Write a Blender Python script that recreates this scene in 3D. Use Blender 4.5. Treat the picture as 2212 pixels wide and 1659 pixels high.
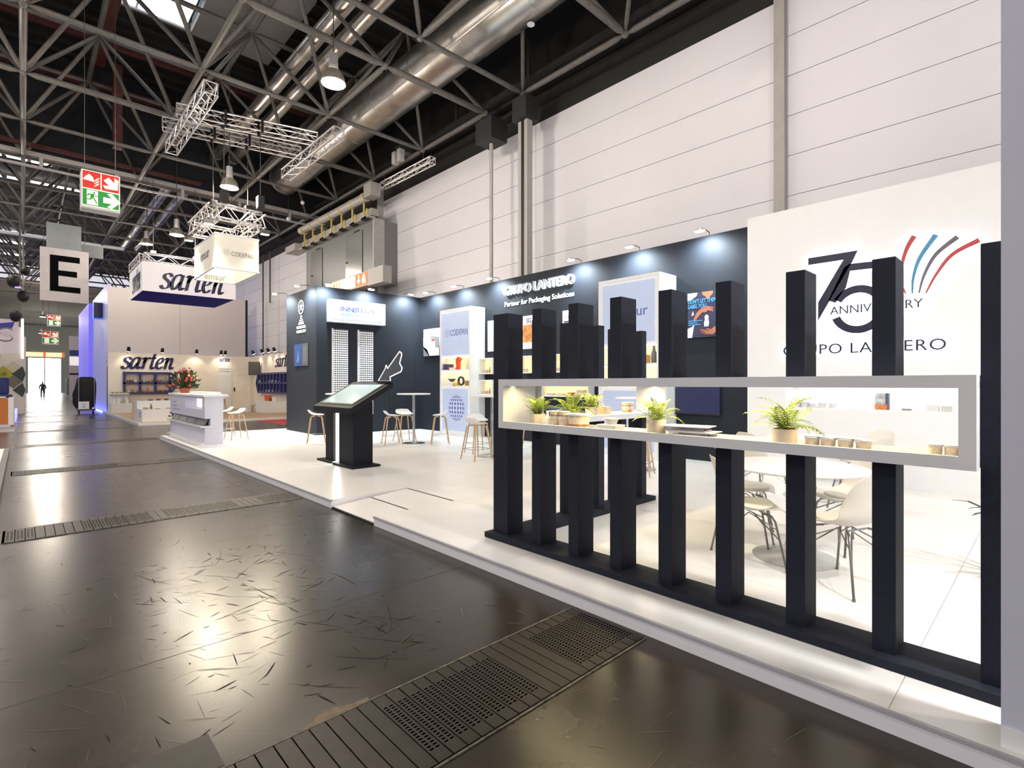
import bpy, bmesh, math, random
from mathutils import Vector, Matrix
random.seed(7)
S = bpy.context.scene
C = S.collection
for o in list(bpy.data.objects): bpy.data.objects.remove(o)
PI = math.pi

# ------------------------------------------------------------------ camera
ALPHA = math.atan((1106 - 50) / 1115.0)
cam = bpy.data.cameras.new('camera')
cam.sensor_fit = 'HORIZONTAL'; cam.sensor_width = 36.0
cam.lens = 36.0 * 1115.0 / 2212.0
cam.shift_y = 0.0
cam.clip_start = 0.05; cam.clip_end = 400
camo = bpy.data.objects.new('camera', cam); C.objects.link(camo)
camo.location = (0, 0, 1.5)
camo.rotation_euler = (PI / 2, 0, -ALPHA)
S.camera = camo

# ------------------------------------------------------------------ world, exposure
W = bpy.data.worlds.new('hall_air'); S.world = W; W.use_nodes = True
W.node_tree.nodes['Background'].inputs[0].default_value = (0.86, 0.86, 0.95, 1)
W.node_tree.nodes['Background'].inputs[1].default_value = 0.85
S.view_settings.view_transform = 'Standard'
S.view_settings.look = 'None'
S.view_settings.exposure = 0.0
S.view_settings.gamma = 1.0
S.view_settings.use_curve_mapping = False
HIGHBAY_W = 620.0      # hall high-bay lamps
ARM_W = 340.0            # cool flood on an arm at the wall tops
BOOTH_W = 720.0         # flood lamps hung over the booth; also scales the added partition fill

# ------------------------------------------------------------------ materials
MATS = {}
def mat(name, col, rough=.5, metal=0., spec=.5, var=.05, scale=5., bump=0., bscale=60., emis=None, es=0., trans=0., coat=0., alpha=1.):
    if name in MATS: return MATS[name]
    m = bpy.data.materials.new(name); m.use_nodes = True
    nt = m.node_tree; N = nt.nodes; L = nt.links
    b = N['Principled BSDF']
    b.inputs['Roughness'].default_value = rough
    b.inputs['Metallic'].default_value = metal
    b.inputs['Specular IOR Level'].default_value = spec
    b.inputs['Coat Weight'].default_value = coat
    b.inputs['Transmission Weight'].default_value = trans
    b.inputs['Alpha'].default_value = alpha
    tc = N.new('ShaderNodeTexCoord')
    nz = N.new('ShaderNodeTexNoise'); nz.inputs['Scale'].default_value = scale; nz.inputs['Detail'].default_value = 4
    L.new(tc.outputs['Object'], nz.inputs['Vector'])
    rp = N.new('ShaderNodeValToRGB')
    rp.color_ramp.elements[0].position = .3; rp.color_ramp.elements[1].position = .7
    rp.color_ramp.elements[0].color = tuple(c * (1 - var) for c in col) + (1,)
    rp.color_ramp.elements[1].color = tuple(min(1, c * (1 + var)) for c in col) + (1,)
    L.new(nz.outputs['Fac'], rp.inputs['Fac']); L.new(rp.outputs['Color'], b.inputs['Base Color'])
    if bump:
        n2 = N.new('ShaderNodeTexNoise'); n2.inputs['Scale'].default_value = bscale
        L.new(tc.outputs['Object'], n2.inputs['Vector'])
        bp = N.new('ShaderNodeBump'); bp.inputs['Strength'].default_value = bump; bp.inputs['Distance'].default_value = .01
        L.new(n2.outputs['Fac'], bp.inputs['Height']); L.new(bp.outputs['Normal'], b.inputs['Normal'])
    if emis:
        b.inputs['Emission Color'].default_value = tuple(emis) + (1,)
        b.inputs['Emission Strength'].default_value = es
    MATS[name] = m
    return m

def floor_mat():
    m = bpy.data.materials.new('hall_floor'); m.use_nodes = True
    nt = m.node_tree; N = nt.nodes; L = nt.links; b = N['Principled BSDF']
    g = N.new('ShaderNodeNewGeometry')
    def noise(sc, det=4, vec=None, dist=0.):
        n = N.new('ShaderNodeTexNoise'); n.inputs['Scale'].default_value = sc; n.inputs['Detail'].default_value = det
        n.inputs['Distortion'].default_value = dist
        L.new(vec or g.outputs['Position'], n.inputs['Vector']); return n.outputs['Fac']
    def mp(rot, sc):
        k = N.new('ShaderNodeMapping'); k.inputs['Rotation'].default_value = (0, 0, rot); k.inputs['Scale'].default_value = sc
        L.new(g.outputs['Position'], k.inputs['Vector']); return k.outputs['Vector']
    def ramp(f, a, bb, ca=0., cb=1.):
        r = N.new('ShaderNodeMapRange'); r.inputs[1].default_value = a; r.inputs[2].default_value = bb
        r.inputs[3].default_value = ca; r.inputs[4].default_value = cb; r.clamp = True
        L.new(f, r.inputs[0]); return r.outputs[0]
    def mx(fac, ca, cb):
        k = N.new('ShaderNodeMix'); k.data_type = 'RGBA'
        L.new(fac, k.inputs[0])
        for i, c in ((6, ca), (7, cb)):
            if isinstance(c, tuple): k.inputs[i].default_value = c + (1,)
            else: L.new(c, k.inputs[i])
        return k.outputs[2]
    def mth(op, a, bb):
        k = N.new('ShaderNodeMath'); k.operation = op
        for i, c in ((0, a), (1, bb)):
            if isinstance(c, (int, float)): k.inputs[i].default_value = c
            else: L.new(c, k.inputs[i])
        return k.outputs[0]
    big = noise(.55, 5); mid = noise(3.2, 6)
    col = mx(ramp(mid, .25, .75), (.017, .0138, .011), (.033, .027, .0215))
    L.new(col, b.inputs['Base Color'])
    ro = mth('ADD', ramp(big, .3, .7, .225, .265), mth('MULTIPLY', ramp(mid, .3, .75), .03))
    L.new(ro, b.inputs['Roughness'])
    b.inputs['Specular IOR Level'].default_value = .40
    bp = N.new('ShaderNodeBump'); bp.inputs['Strength'].default_value = .03; bp.inputs['Distance'].default_value = .01
    hh = mth('ADD', mth('MULTIPLY', mid, .35), mth('MULTIPLY', noise(1.2, 2, mp(1.57, (1, 10, 1))), .65))
    L.new(hh, bp.inputs['Height']); L.new(bp.outputs['Normal'], b.inputs['Normal'])
    MATS['hall_floor'] = m
    return m

WHITE = mat('white_laminate', (.80, .80, .80), .42, var=.02)
PLAT = mat('platform_white', (.82, .81, .79), .30, var=.03, scale=1.6, spec=.5)
PLATE = mat('platform_edge', (.84, .82, .85), .45, var=.02)
NAVY = mat('navy_panel', (.0145, .018, .027), .66, var=.06, scale=2.5, spec=.25)
NAVYF = mat('navy_felt_post', (.010, .0125, .024), .72, var=.15, scale=30, bump=.15, bscale=220, spec=.28)
GREYW = mat('grey_lilac_wall', (.56, .57, .66), .5, var=.015)
BOXG = mat('display_box_white', (.68, .685, .71), .5, var=.015)
PANELW = mat('hall_panel_white', (.77, .765, .82), .48, var=.025, scale=.8)
BLACKW = mat('hall_upper_black', (.012, .0105, .012), .7, var=.2, scale=1.2)
DECK = mat('roof_deck', (.006, .0052, .0062), .8, var=.25, scale=2)
TUBE = mat('frame_tube_grey', (.115, .106, .10), .5, var=.18, scale=9, bump=.1, bscale=120)
RED = mat('steel_oxide_red', (.075, .014, .013), .6, var=.2)
GALV = mat('galvanised_duct', (.62, .60, .56), .30, metal=.95, var=.12, scale=3.)
ALU = mat('aluminium_truss', (.74, .72, .73), .32, metal=.75, var=.05)
STEEL = mat('chrome_steel', (.52, .52, .52), .22, metal=1., var=.03)
DSTEEL = mat('dark_steel', (.10, .095, .09), .4, metal=.6, var=.1)
BLACK = mat('black_matte', (.006, .006, .007), .6, var=.1)
OAK = mat('oak_wood', (.50, .34, .19), .5, var=.14, scale=14)
GREYP = mat('grey_steel_door', (.20, .205, .21), .38, metal=.2, var=.04)
YEL = mat('yellow_paint', (.62, .50, .16), .5)
RAL = mat('pipe_grey', (.40, .385, .37), .45, var=.06)
LENS = mat('lamp_lens', (1, 1, .95), .4, emis=(1, .88, .68), es=22.)
LENSC = mat('cool_lens', (.95, 1, 1), .4, emis=(.86, .97, 1.), es=9.)
NAVYINK = mat('navy_ink', (.012, .014, .075), .45, var=.05)
BLUEINK = mat('violet_blue_ink', (.075, .085, .36), .45, var=.03)

# ------------------------------------------------------------------ geometry helpers
class G:
    def __init__(s): s.v = []; s.f = []
    def add(s, v, f):
        n = len(s.v); s.v += [tuple(p) for p in v]; s.f += [tuple(i + n for i in q) for q in f]; return s
    def box(s, x0, y0, z0, x1, y1, z1):
        v = [(x, y, z) for z in (z0, z1) for y in (y0, y1) for x in (x0, x1)]
        return s.add(v, [(0, 2, 3, 1), (4, 5, 7, 6), (0, 1, 5, 4), (2, 6, 7, 3), (0, 4, 6, 2), (1, 3, 7, 5)])
    def hexa(s, b, t):           # bottom quad (ccw from above), top quad
        return s.add(list(b) + list(t), [(3, 2, 1, 0), (4, 5, 6, 7), (0, 1, 5, 4), (1, 2, 6, 5), (2, 3, 7, 6), (3, 0, 4, 7)])
    def quad(s, a, b, c, d): return s.add([a, b, c, d], [(0, 1, 2, 3)])
    def poly(s, pts): return s.add(pts, [tuple(range(len(pts)))])
    def cyl(s, p0, p1, r0, r1=None, n=10, caps=True):
        r1 = r0 if r1 is None else r1
        p0 = Vector(p0); p1 = Vector(p1); d = p1 - p0
        if d.length < 1e-6: return s
        q = d.to_track_quat('Z', 'Y'); v = []
        for p, r in ((p0, r0), (p1, r1)):
            for i in range(n):
                a = 2 * PI * i / n; v.append(p + q @ Vector((r * math.cos(a), r * math.sin(a), 0)))
        f = [(i, (i + 1) % n, n + (i + 1) % n, n + i) for i in range(n)]
        if caps: f += [tuple(range(n - 1, -1, -1)), tuple(range(n, 2 * n))]
        return s.add(v, f)
    def tube(s, path, r, n=6):
        P = [Vector(p) for p in path]; v = []; f = []
        for i, p in enumerate(P):
            t = (P[min(i + 1, len(P) - 1)] - P[max(i - 1, 0)])
            q = t.to_track_quat('Z', 'Y'); rr = r[i] if isinstance(r, (list, tuple)) else r
            for k in range(n):
                a = 2 * PI * k / n; v.append(p + q @ Vector((rr * math.cos(a), rr * math.sin(a), 0)))
        for i in range(len(P) - 1):
            for k in range(n):
                f.append((i * n + k, i * n + (k + 1) % n, (i + 1) * n + (k + 1) % n, (i + 1) * n + k))
        f += [tuple(range(n - 1, -1, -1)), tuple(range((len(P) - 1) * n, len(P) * n))]
        return s.add(v, f)
    def lathe(s, prof, c=(0, 0, 0), n=20, sx=1., sy=1., caps=True):
        v = []; f = []
        for r, z in prof:
            for k in range(n):
                a = 2 * PI * k / n; v.append((c[0] + r * math.cos(a) * sx, c[1] + r * math.sin(a) * sy, c[2] + z))
        m = len(prof)
        for i in range(m - 1):
            for k in range(n):
                f.append((i * n + k, i * n + (k + 1) % n, (i + 1) * n + (k + 1) % n, (i + 1) * n + k))
        if caps and prof[0][0] > 1e-4: f.append(tuple(range(n - 1, -1, -1)))
        if caps and prof[-1][0] > 1e-4: f.append(tuple(range((m - 1) * n, m * n)))
        return s.add(v, f)
    def sphere(s, c, r, n=10, m=6, sz=1.):
        return s.lathe([(max(1e-5, r * math.sin(PI * i / m)), -r * sz * math.cos(PI * i / m)) for i in range(m + 1)], c, n)
    def prism(s, pts, fr, d):    # 2-D outline extruded: fr = (origin, xdir, ydir), depth d along xdir x ydir
        o, x, y = Vector(fr[0]), Vector(fr[1]), Vector(fr[2]); nrm = x.cross(y); n = len(pts)
        a = [o + x * p[0] + y * p[1] for p in pts]; b = [p + nrm * d for p in a]
        ar = sum(pts[i][0] * pts[(i + 1) % n][1] - pts[(i + 1) % n][0] * pts[i][1] for i in range(n))
        if ar * d < 0: a.reverse(); b.reverse()
        f = [tuple(range(n - 1, -1, -1)), tuple(range(n, 2 * n))] + [(i, (i + 1) % n, n + (i + 1) % n, n + i) for i in range(n)]
        return s.add(a + b, f)
    def mesh(s, name):
        me = bpy.data.meshes.new(name); me.from_pydata(s.v, [], s.f); me.update(); return me
    def obj(s, name, m, parent=None, smooth=False, bevel=0., **kw):
        return link(name, s.mesh(name), m, parent, smooth, bevel, **kw)

def link(name, me, m, parent=None, smooth=False, bevel=0., **kw):
    if m is not None and not me.materials: me.materials.append(m)
    if smooth:
        for p in me.polygons: p.use_smooth = True
        if smooth != 'all':
            try: me.set_sharp_from_angle(angle=math.radians(42))
            except Exception: pass
    o = bpy.data.objects.new(name, me); C.objects.link(o)
    if parent is not None: o.parent = parent
    if bevel:
        b = o.modifiers.new('bevel', 'BEVEL'); b.width = bevel; b.segments = 2; b.limit_method = 'ANGLE'
    tag(o, **kw)
    return o

def tag(o, label=None, cat=None, group=None, kind=None, loc=None):
    if label: o['label'] = label
    if cat: o['category'] = cat
    if group: o['group'] = group
    if kind: o['kind'] = kind
    if loc: o.location = loc
    return o

def thing(name, label, cat, loc=(0, 0, 0), rz=0., group=None, kind=None):
    o = bpy.data.objects.new(name, None); C.objects.link(o); o.empty_display_size = .1
    o.location = loc; o.rotation_euler = (0, 0, rz)
    return tag(o, label, cat, group, kind)

def dup(root, loc, rz=0., label=None, group=None, sc=None):
    r = root.copy(); C.objects.link(r); r.location = loc; r.rotation_euler = (0, 0, rz)
    if label: r['label'] = label
    if group: r['group'] = group
    if sc: r.scale = (sc, sc, sc)
    for ch in list(root.children):
        c = ch.copy(); C.objects.link(c); c.parent = r
        if ch.type == 'LIGHT': pass
        for g in list(ch.children):
            d = g.copy(); C.objects.link(d); d.parent = c
    return r

FX = ((0, -1, 0), (0, 0, 1))      # lettering on a wall that faces -X
FY = ((1, 0, 0), (0, 0, 1))       # lettering on a wall that faces -Y

def text_mesh(s, depth=.004, off=0., shear=0., sp=1.):
    cu = bpy.data.curves.new('lettering', 'FONT'); cu.body = s; cu.extrude = depth / 2; cu.offset = off; cu.shear = shear
    cu.space_character = sp; cu.resolution_u = 3
    ob = bpy.data.objects.new('lettering', cu); C.objects.link(ob)
    bpy.context.view_layer.update()
    me = bpy.data.meshes.new_from_object(ob)
    bpy.data.objects.remove(ob); bpy.data.curves.remove(cu)
    me.materials.clear()
    return me

def fit(me, fr, o, w, h, bd=None):
    if bd is None:
        xs = [v.co.x for v in me.vertices]; ys = [v.co.y for v in me.vertices]; bd = (min(xs), max(xs), min(ys), max(ys))
    x0, x1, y0, y1 = bd
    X, Y = Vector(fr[0]), Vector(fr[1]); Nn = X.cross(Y); O = Vector(o)
    for v in me.vertices:
        c = v.co.copy()
        v.co = O + X * ((c.x - x0) / (x1 - x0) * w) + Y * ((c.y - y0) / (y1 - y0) * h) + Nn * c.z
    return me

def words(me):
    # one mesh per word: letters grouped by the gaps between them
    n = len(me.vertices); par = list(range(n))
    def fd(i):
        while par[i] != i: par[i] = par[par[i]]; i = par[i]
        return i
    for e in me.edges: par[fd(e.vertices[0])] = fd(e.vertices[1])
    ext = {}
    for v in me.vertices:
        r = fd(v.index); a = ext.setdefault(r, [9e9, -9e9]); a[0] = min(a[0], v.co.x); a[1] = max(a[1], v.co.x)
    isl = sorted(ext.items(), key=lambda t: t[1][0]); grp = {}; k = 0; right = None
    for r, (a, b) in isl:
        if right is not None and a - right > .16: k += 1
        right = b if right is None else max(right, b); grp[r] = k
    out = []
    for q in range(k + 1):
        ids = [v.index for v in me.vertices if grp[fd(v.index)] == q]; mp_ = {i: j for j, i in enumerate(ids)}; st = set(ids)
        m2 = bpy.data.meshes.new('lettering'); m2.from_pydata([me.vertices[i].co for i in ids], [], [tuple(mp_[i] for i in p.vertices) for p in me.polygons if p.vertices[0] in st]); m2.update(); out.append(m2)
    return out

def text(s, fr, o, w, h, m, parent, depth=.006, off=0., name='lettering', shear=0., sp=1., **kw):
    me = text_mesh(s, depth, off, shear, sp)
    parts = words(me) if ' ' in s else [me]
    xs = [v.co.x for v in me.vertices]; ys = [v.co.y for v in me.vertices]; bd = (min(xs), max(xs), min(ys), max(ys))
    return [link(name, fit(p, fr, o, w, h, bd), m, parent, **kw) for p in parts][0]

# broad-nib italic serif letters for the neighbouring booth's name
GL = {
 's': (.74, [[(.70, .80), (.62, .95), (.42, 1.), (.2, .9), (.2, .70), (.44, .54), (.62, .36), (.58, .12), (.36, 0.), (.14, .04), (.05, .2)]]),
 'a': (.98, [[(.68, .93), (.42, 1.), (.16, .76), (.06, .36), (.16, .04), (.36, .05), (.64, .52)], [(.76, 1.0), (.66, .32), (.70, .06), (.82, .02), (.96, .18)]]),
 'r': (.74, [[(.06, .86), (.20, .99), (.26, .92), (.2, .0)], [(.22, .52), (.40, .9), (.58, 1.0), (.68, .9)]]),
 't': (.60, [[(.34, 1.36), (.2, .28), (.26, .04), (.38, .01), (.54, .18)], [(.02, .96), (.56, .96)]]),
 'e': (.72, [[(.12, .47), (.38, .54), (.58, .72), (.54, .94), (.36, 1.), (.13, .72), (.08, .3), (.24, .03), (.44, .03), (.64, .22)]]),
 'n': (1.0, [[(.06, .86), (.20, .99), (.26, .92), (.2, .0)], [(.22, .48), (.42, .9), (.62, 1.0), (.72, .86), (.66, .28), (.70, .05), (.82, .02), (.96, .18)]]),
}
def cr(P, k=5):
    out = []
    for i in range(len(P) - 1):
        p0, p1, p2, p3 = P[max(i - 1, 0)], P[i], P[i + 1], P[min(i + 2, len(P) - 1)]
        for j in range(k):
            t = j / k
            out.append(tuple(.5 * ((2 * b) + (c - a) * t + (2 * a - 5 * b + 4 * c - d) * t * t + (3 * b - a - 3 * c + d) * t ** 3) for a, b, c, d in zip(p0, p1, p2, p3)))
    return out + [P[-1]]
def sarten(fr, o, w, h, m, parent, depth=.02):
    g = G(); x = 0.; nib = (.115, .03)
    tri = []
    for ch in 'sarten':
        adv, strokes = GL[ch]
        for st in strokes:
            P = cr([(p[0] + x + p[1] * .22, p[1]) for p in st])
            L_ = []; R_ = []
            for i, p in enumerate(P):
                a = P[max(i - 1, 0)]; b = P[min(i + 1, len(P) - 1)]
                t = Vector((b[0] - a[0], b[1] - a[1])); t = t.normalized() if t.length else Vector((1, 0))
                nn = Vector((-t.y, t.x)); k = 1 if nn.dot(Vector(nib)) > 0 else -1
                off = Vector(nib) * k + nn * .025
                L_.append((p[0] + off.x, p[1] + off.y)); R_.append((p[0] - off.x, p[1] - off.y))
            for i in range(len(P) - 1): tri.append([R_[i], R_[i + 1], L_[i + 1], L_[i]])
        x += adv
    xs = [p[0] for q in tri for p in q]; ys = [p[1] for q in tri for p in q]
    x0, x1, y0, y1 = min(xs), max(xs), min(ys), max(ys)
    for q in tri:
        g.prism([((p[0] - x0) / (x1 - x0) * w, (p[1] - y0) / (y1 - y0) * h) for p in q], (o, fr[0], fr[1]), depth)
    return g.obj('lettering', m, parent)

def globe(fr, o, r, m, parent, rows=9, cols=9, depth=.004):
    g = G()
    for i in range(rows):
        for j in range(cols):
            u = -1 + (2 * j + 1) / cols; v = -1 + (2 * i + 1) / rows
            hw = math.sqrt(max(0, 1 - v * v))
            x = hw * math.sin(u * PI / 2); y = math.sin(v * PI / 2) * .99
            hw2 = math.sqrt(max(0, 1 - y * y)); x = hw2 * math.sin(u * PI / 2)
            w_ = .085 * max(.3, math.cos(u * PI / 2)) * max(.45, hw2); h_ = .09 * max(.35, math.cos(v * PI / 2)) * 1.2
            if (i in (0, rows - 1)) and j % 2: continue
            g.prism([((x - w_) * r, (y - h_) * r), ((x + w_) * r, (y - h_) * r), ((x + w_) * r, (y + h_) * r), ((x - w_) * r, (y + h_) * r)], (o, fr[0], fr[1]), depth)
    return g.obj('globe_mark', m, parent)

def lamp_light(kind, loc, parent, power, col, direction=(0, 0, -1), angle=120, blend=.6, size=.1):
    l = bpy.data.lights.new('lamp_light', kind); l.energy = power; l.color = col
    if kind == 'SPOT': l.spot_size = math.radians(angle); l.spot_blend = blend; l.shadow_soft_size = size
    if kind == 'POINT': l.shadow_soft_size = size
    o = bpy.data.objects.new('lamp_light', l); C.objects.link(o); o.location = loc
    o.rotation_euler = Vector(direction).to_track_quat('-Z', 'Y').to_euler()
    if parent is not None: o.parent = parent
    return o

# ================================================================== HALL
FM = floor_mat()
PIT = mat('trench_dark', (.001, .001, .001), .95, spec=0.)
PLANK = mat('grating_plank', (.019, .0152, .0122), .42, var=.4, scale=10, spec=.28)
SEAM = mat('seam_steel', (.085, .075, .06), .5, metal=.2, var=.7, scale=25)
JOINT = mat('floor_joint', (.012, .010, .009), .5)
fl = G().box(-40, -12, -.2, 30, 130, 0).obj('floor', FM, kind='structure')
# floor trenches covered by planks
PW = .0735
def plank_mesh(perf, ln):
    g = G(); t = .006; w = PW - .006
    if not perf:
        g.box(0, 0, 0, w, ln, t)
        return g.mesh('plank')
    y0 = .075; rows = int((ln - .14) / .0205)
    xs = [0, .010, .0285, .0385, .057, w]
    ys = [0.]
    for i in range(rows): ys += [y0 + i * .0205, y0 + i * .0205 + .0095]
    ys.append(ln)
    for j in range(len(ys) - 1):
        hole = (j % 2 == 1)
        for i in range(5):
            if hole and i in (1, 3): continue
            g.quad((xs[i], ys[j], t), (xs[i + 1], ys[j], t), (xs[i + 1], ys[j + 1], t), (xs[i], ys[j + 1], t))
    g.box(0, 0, 0, .001, ln, t); g.box(w - .001, 0, 0, w, ln, t); g.box(0, 0, 0, w, .001, t); g.box(0, ln - .001, 0, w, ln, t)
    return g.mesh('plank')
def trench(y0, y1, x0, x1, pattern):
    ln = y1 - y0 - .024
    G().box(x0, y0, 0.0002, x1, y1, .001).obj('trench', PIT, fl)  # flat black sheet painting the shade under the planks
    for yy in (y0, y1): G().box(x0, yy - .006, 0, x1, yy + .006, .0055).obj('edge_strip', SEAM, fl)
    ms = {True: plank_mesh(True, ln), False: plank_mesh(False, ln)}
    for m_ in ms.values(): m_.materials.append(PLANK)
    n = int((x1 - x0) / PW)
    for i in range(n):
        xx = x1 - (i + 1) * PW + .003
        o = link('plank', ms[pattern(xx)], None, fl); o.location = (xx, y0 + .012, .001)
trench(1.665, 2.235, -.1, 2.66, lambda x: 1.19 < x < 1.79 or 2.08 < x < 2.60)
trench(6.79, 7.37, -.15, 2.66, lambda x: x < .06 or .42 < x < 1.0 or 1.12 < x < 1.86 or x > 2.15)
trench(11.7, 12.27, -.15, 2.66, lambda x: x < 1.2 or x > 1.9)
for y0 in (16.8, 21.9, 27.0, 32.1, 37.2):
    G().box(-.15, y0, .0002, 2.7, y0 + .56, .004).obj('trench_cover', PLANK, fl)
# a patched corner of paving by the trench and long floor seams
G().box(.15, 2.25, .0, .575, 2.50, .003).obj('floor_patch', mat('patch_grey', (.016, .0145, .0135), .45, var=.25, scale=8, spec=.3), fl)
for (a, b) in (((-.2, 3.35), (2.7, 3.36)), ((-.2, 9.6), (2.7, 9.6)), ((1.05, 7.4), (1.05, 11.6)), ((2.3, 7.4), (2.3, 11.6))):
    p = Vector((a[0], a[1], .0012)); q = Vector((b[0], b[1], .0012)); d = (q - p).normalized(); n_ = Vector((-d.y, d.x, 0)) * .002
    G().quad(p - n_, q - n_, q + n_, p + n_).obj('floor_seam', JOINT, fl)

# dragged scuffs and gouges with a shape of their own
rs = random.Random(21)
def scuffs(n, ln, wd, m_, xr, yr, angs):
    g = G()
    for i in range(n):
        x, y = rs.uniform(*xr), rs.uniform(*yr)
        if 1.6 < y < 2.3 or 6.7 < y < 7.4: continue
        a = rs.choice(angs) + rs.gauss(0, .35); l_ = rs.uniform(*ln); w_ = rs.uniform(*wd); k = max(2, int(l_ / .03)); P = []; bend = rs.gauss(0, .5)
        for j in range(k + 1):
            P.append((x, y, w_ * math.sin(PI * (j + .3) / (k + .6)) * rs.uniform(.6, 1.2))); x += math.cos(a) * l_ / k; y += math.sin(a) * l_ / k; a += bend * l_ / k
        nx_, ny_ = -math.sin(a), math.cos(a)
        v = [(p[0] + nx_ * p[2] * sg, p[1] + ny_ * p[2] * sg, .0016) for p in P for sg in (-1, 1)]
        g.add(v, [(2 * j, 2 * j + 2, 2 * j + 3, 2 * j + 1) for j in range(k)])
    g.obj('scuff_marks', m_, fl, kind='stuff')
DKS = mat('gouge_dark', (.006, .005, .004), .75, spec=.2); LTS = mat('scuff_light', (.085, .075, .065), .6, var=.3, scale=20); LT2 = mat('scuff_pale', (.16, .145, .13), .6)
scuffs(150, (.03, .16), (.0012, .004), DKS, (.5, 1.7), (2.4, 5.2), (.3, -.9, -1.2, .1)); scuffs(26, (.25, .6), (.001, .0025), DKS, (.5, 1.8), (2.4, 5.0), (-.9, -1.1, .5))
scuffs(160, (.02, .12), (.001, .0035), DKS, (-.2, 2.6), (2.4, 9.), (.3, -.9, -1.2, .1)); scuffs(240, (.04, .3), (.0006, .0018), LTS, (-.2, 2.6), (.6, 6.5), (.2, -.8, 1.2, 2.5)); scuffs(34, (.06, .22), (.001, .0022), LT2, (-.1, 2.6), (1.0, 6.0), (-.9, .2, 1.4)); scuffs(90, (.1, .5), (.001, .003), LTS, (-.2, 2.6), (5, 12), (.1, .2, -.9))
G().poly([(x, y, .0014) for x, y in ((.86, 2.245), (1.19, 2.245), (1.20, 2.27), (1.12, 2.275), (1.03, 2.305), (.97, 2.30), (.93, 2.27))]).obj('worn_chip', mat('chip_tan', (.13, .085, .045), .55, var=.35, scale=30), fl)

# ---------------------------------------------------------------- right-hand hall wall of horizontal panels
XH = 10.6; ZT = 8.9; PH = .762
wr = G().box(XH + .06, -10, 0, XH + .4, 60, 8.92).obj('wall_right', mat('wall_core', (.10, .095, .095), .8), kind='structure')
bays = [(-9.5, -2.6), (-2.6, 3.61), (3.69, 10.2), (10.21, 18.8), (24.2, 30.5), (30.55, 37), (37.05, 46)]
for (a, b) in bays:
    me = G().box(XH, a, 0, XH + .06, b, PH - .011).mesh('panel'); me.materials.append(PANELW)
    for k in range(1, 12):
        o = link('panel', me, None, wr); o.location = (0, 0, ZT - k * PH)
wu = G().box(XH + .02, -10, 8.9, XH + .4, 60, 13.4).obj('wall_upper', BLACKW, kind='structure')
RIB = mat('deck_rib', (.016, .015, .015), .7, var=.2)
for z_ in (9.35, 9.7): G().box(XH - .25, -10, z_, XH + .02, 30, z_ + .10).obj('cable_tray', RIB, wu)
# columns in front of the wall
col = thing('steel_column', 'twin steel column with a black slot standing in front of the panelled wall', 'column', (9.8, 9.83, 0))
G().box(-.1, -.17, 0, .1, -.06, 9.1).obj('flange', RAL, col); G().box(-.1, .06, 0, .1, .17, 9.1).obj('flange', RAL, col)
G().box(-.095, -.06, 0, .09, .06, 9.1).obj('slot', BLACK, col)
G().box(-.24, -.26, 8.55, .24, .26, 9.15).obj('head_block', mat('head_black', (.016, .015, .017), .6), col)
col2 = thing('steel_column', 'thin round steel column with a dark head box beside the twin column', 'column', (9.7, 11.1, 0))
G().cyl((0, 0, 0), (0, 0, 8.5), .055).obj('shaft', RAL, col2, smooth=True)
G().box(-.3, -.34, 8.35, .3, .34, 8.95).obj('head_block', MATS['head_black'], col2)
col3 = thing('wall_post', 'grey metal post fixed to the white panels above the anniversary wall', 'column', (XH - .06, 3.65, 0))
G().box(-.06, -.10, 0, .06, .10, 8.9).obj('shaft', RAL, col3); G().box(-.07, -.115, 0, -.055, -.10, 8.9).obj('flange', GREYP, col3)
t_ = thing('wall_post', 'white boxed post beside the grey elevated cabin', 'column', (10.2, 18.6, 0))
G().box(-.12, -.14, 5.4, .12, .14, 8.2).obj('shaft', PANELW, t_); G().box(-.05, -.2, 4.2, .2, -.14, 9.3).obj('flange', RAL, t_); G().box(-.1, -.1, 4.2, .1, .1, 5.4).obj('stub', RAL, t_)
for yy, nm in ((32.6, 'slim grey pole far along the panelled wall behind the next booth'), (31.4, 'thin cable pole with an open lower end far along the panelled wall')):
    t_ = thing('wall_pole', nm, 'pole', (10.4, yy, 0)); G().cyl((0, 0, 3.0 if yy > 32 else 6.2), (0, 0, 9.2), .05, n=8).obj('shaft', DSTEEL, t_)

# ---------------------------------------------------------------- roof
rf = thing('ceiling', None, None, kind='structure')
G().box(-11, -12, 13.0, 11, 24.0, 13.3).obj('deck', DECK, rf)
me = G().box(-11, 0, 0, 11, .10, .12).mesh('deck_rib'); me.materials.append(RIB)
for k in range(34):
    o = link('deck_rib', me, None, rf); o.location = (0, 1.0 + k * .68, 12.88)
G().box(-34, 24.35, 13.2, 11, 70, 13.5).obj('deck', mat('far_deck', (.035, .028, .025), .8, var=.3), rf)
G().box(-34, 70, 11.5, 30, 122, 11.8).obj('deck', mat('far_deck2', (.16, .15, .13), .8, var=.3), rf)
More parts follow.
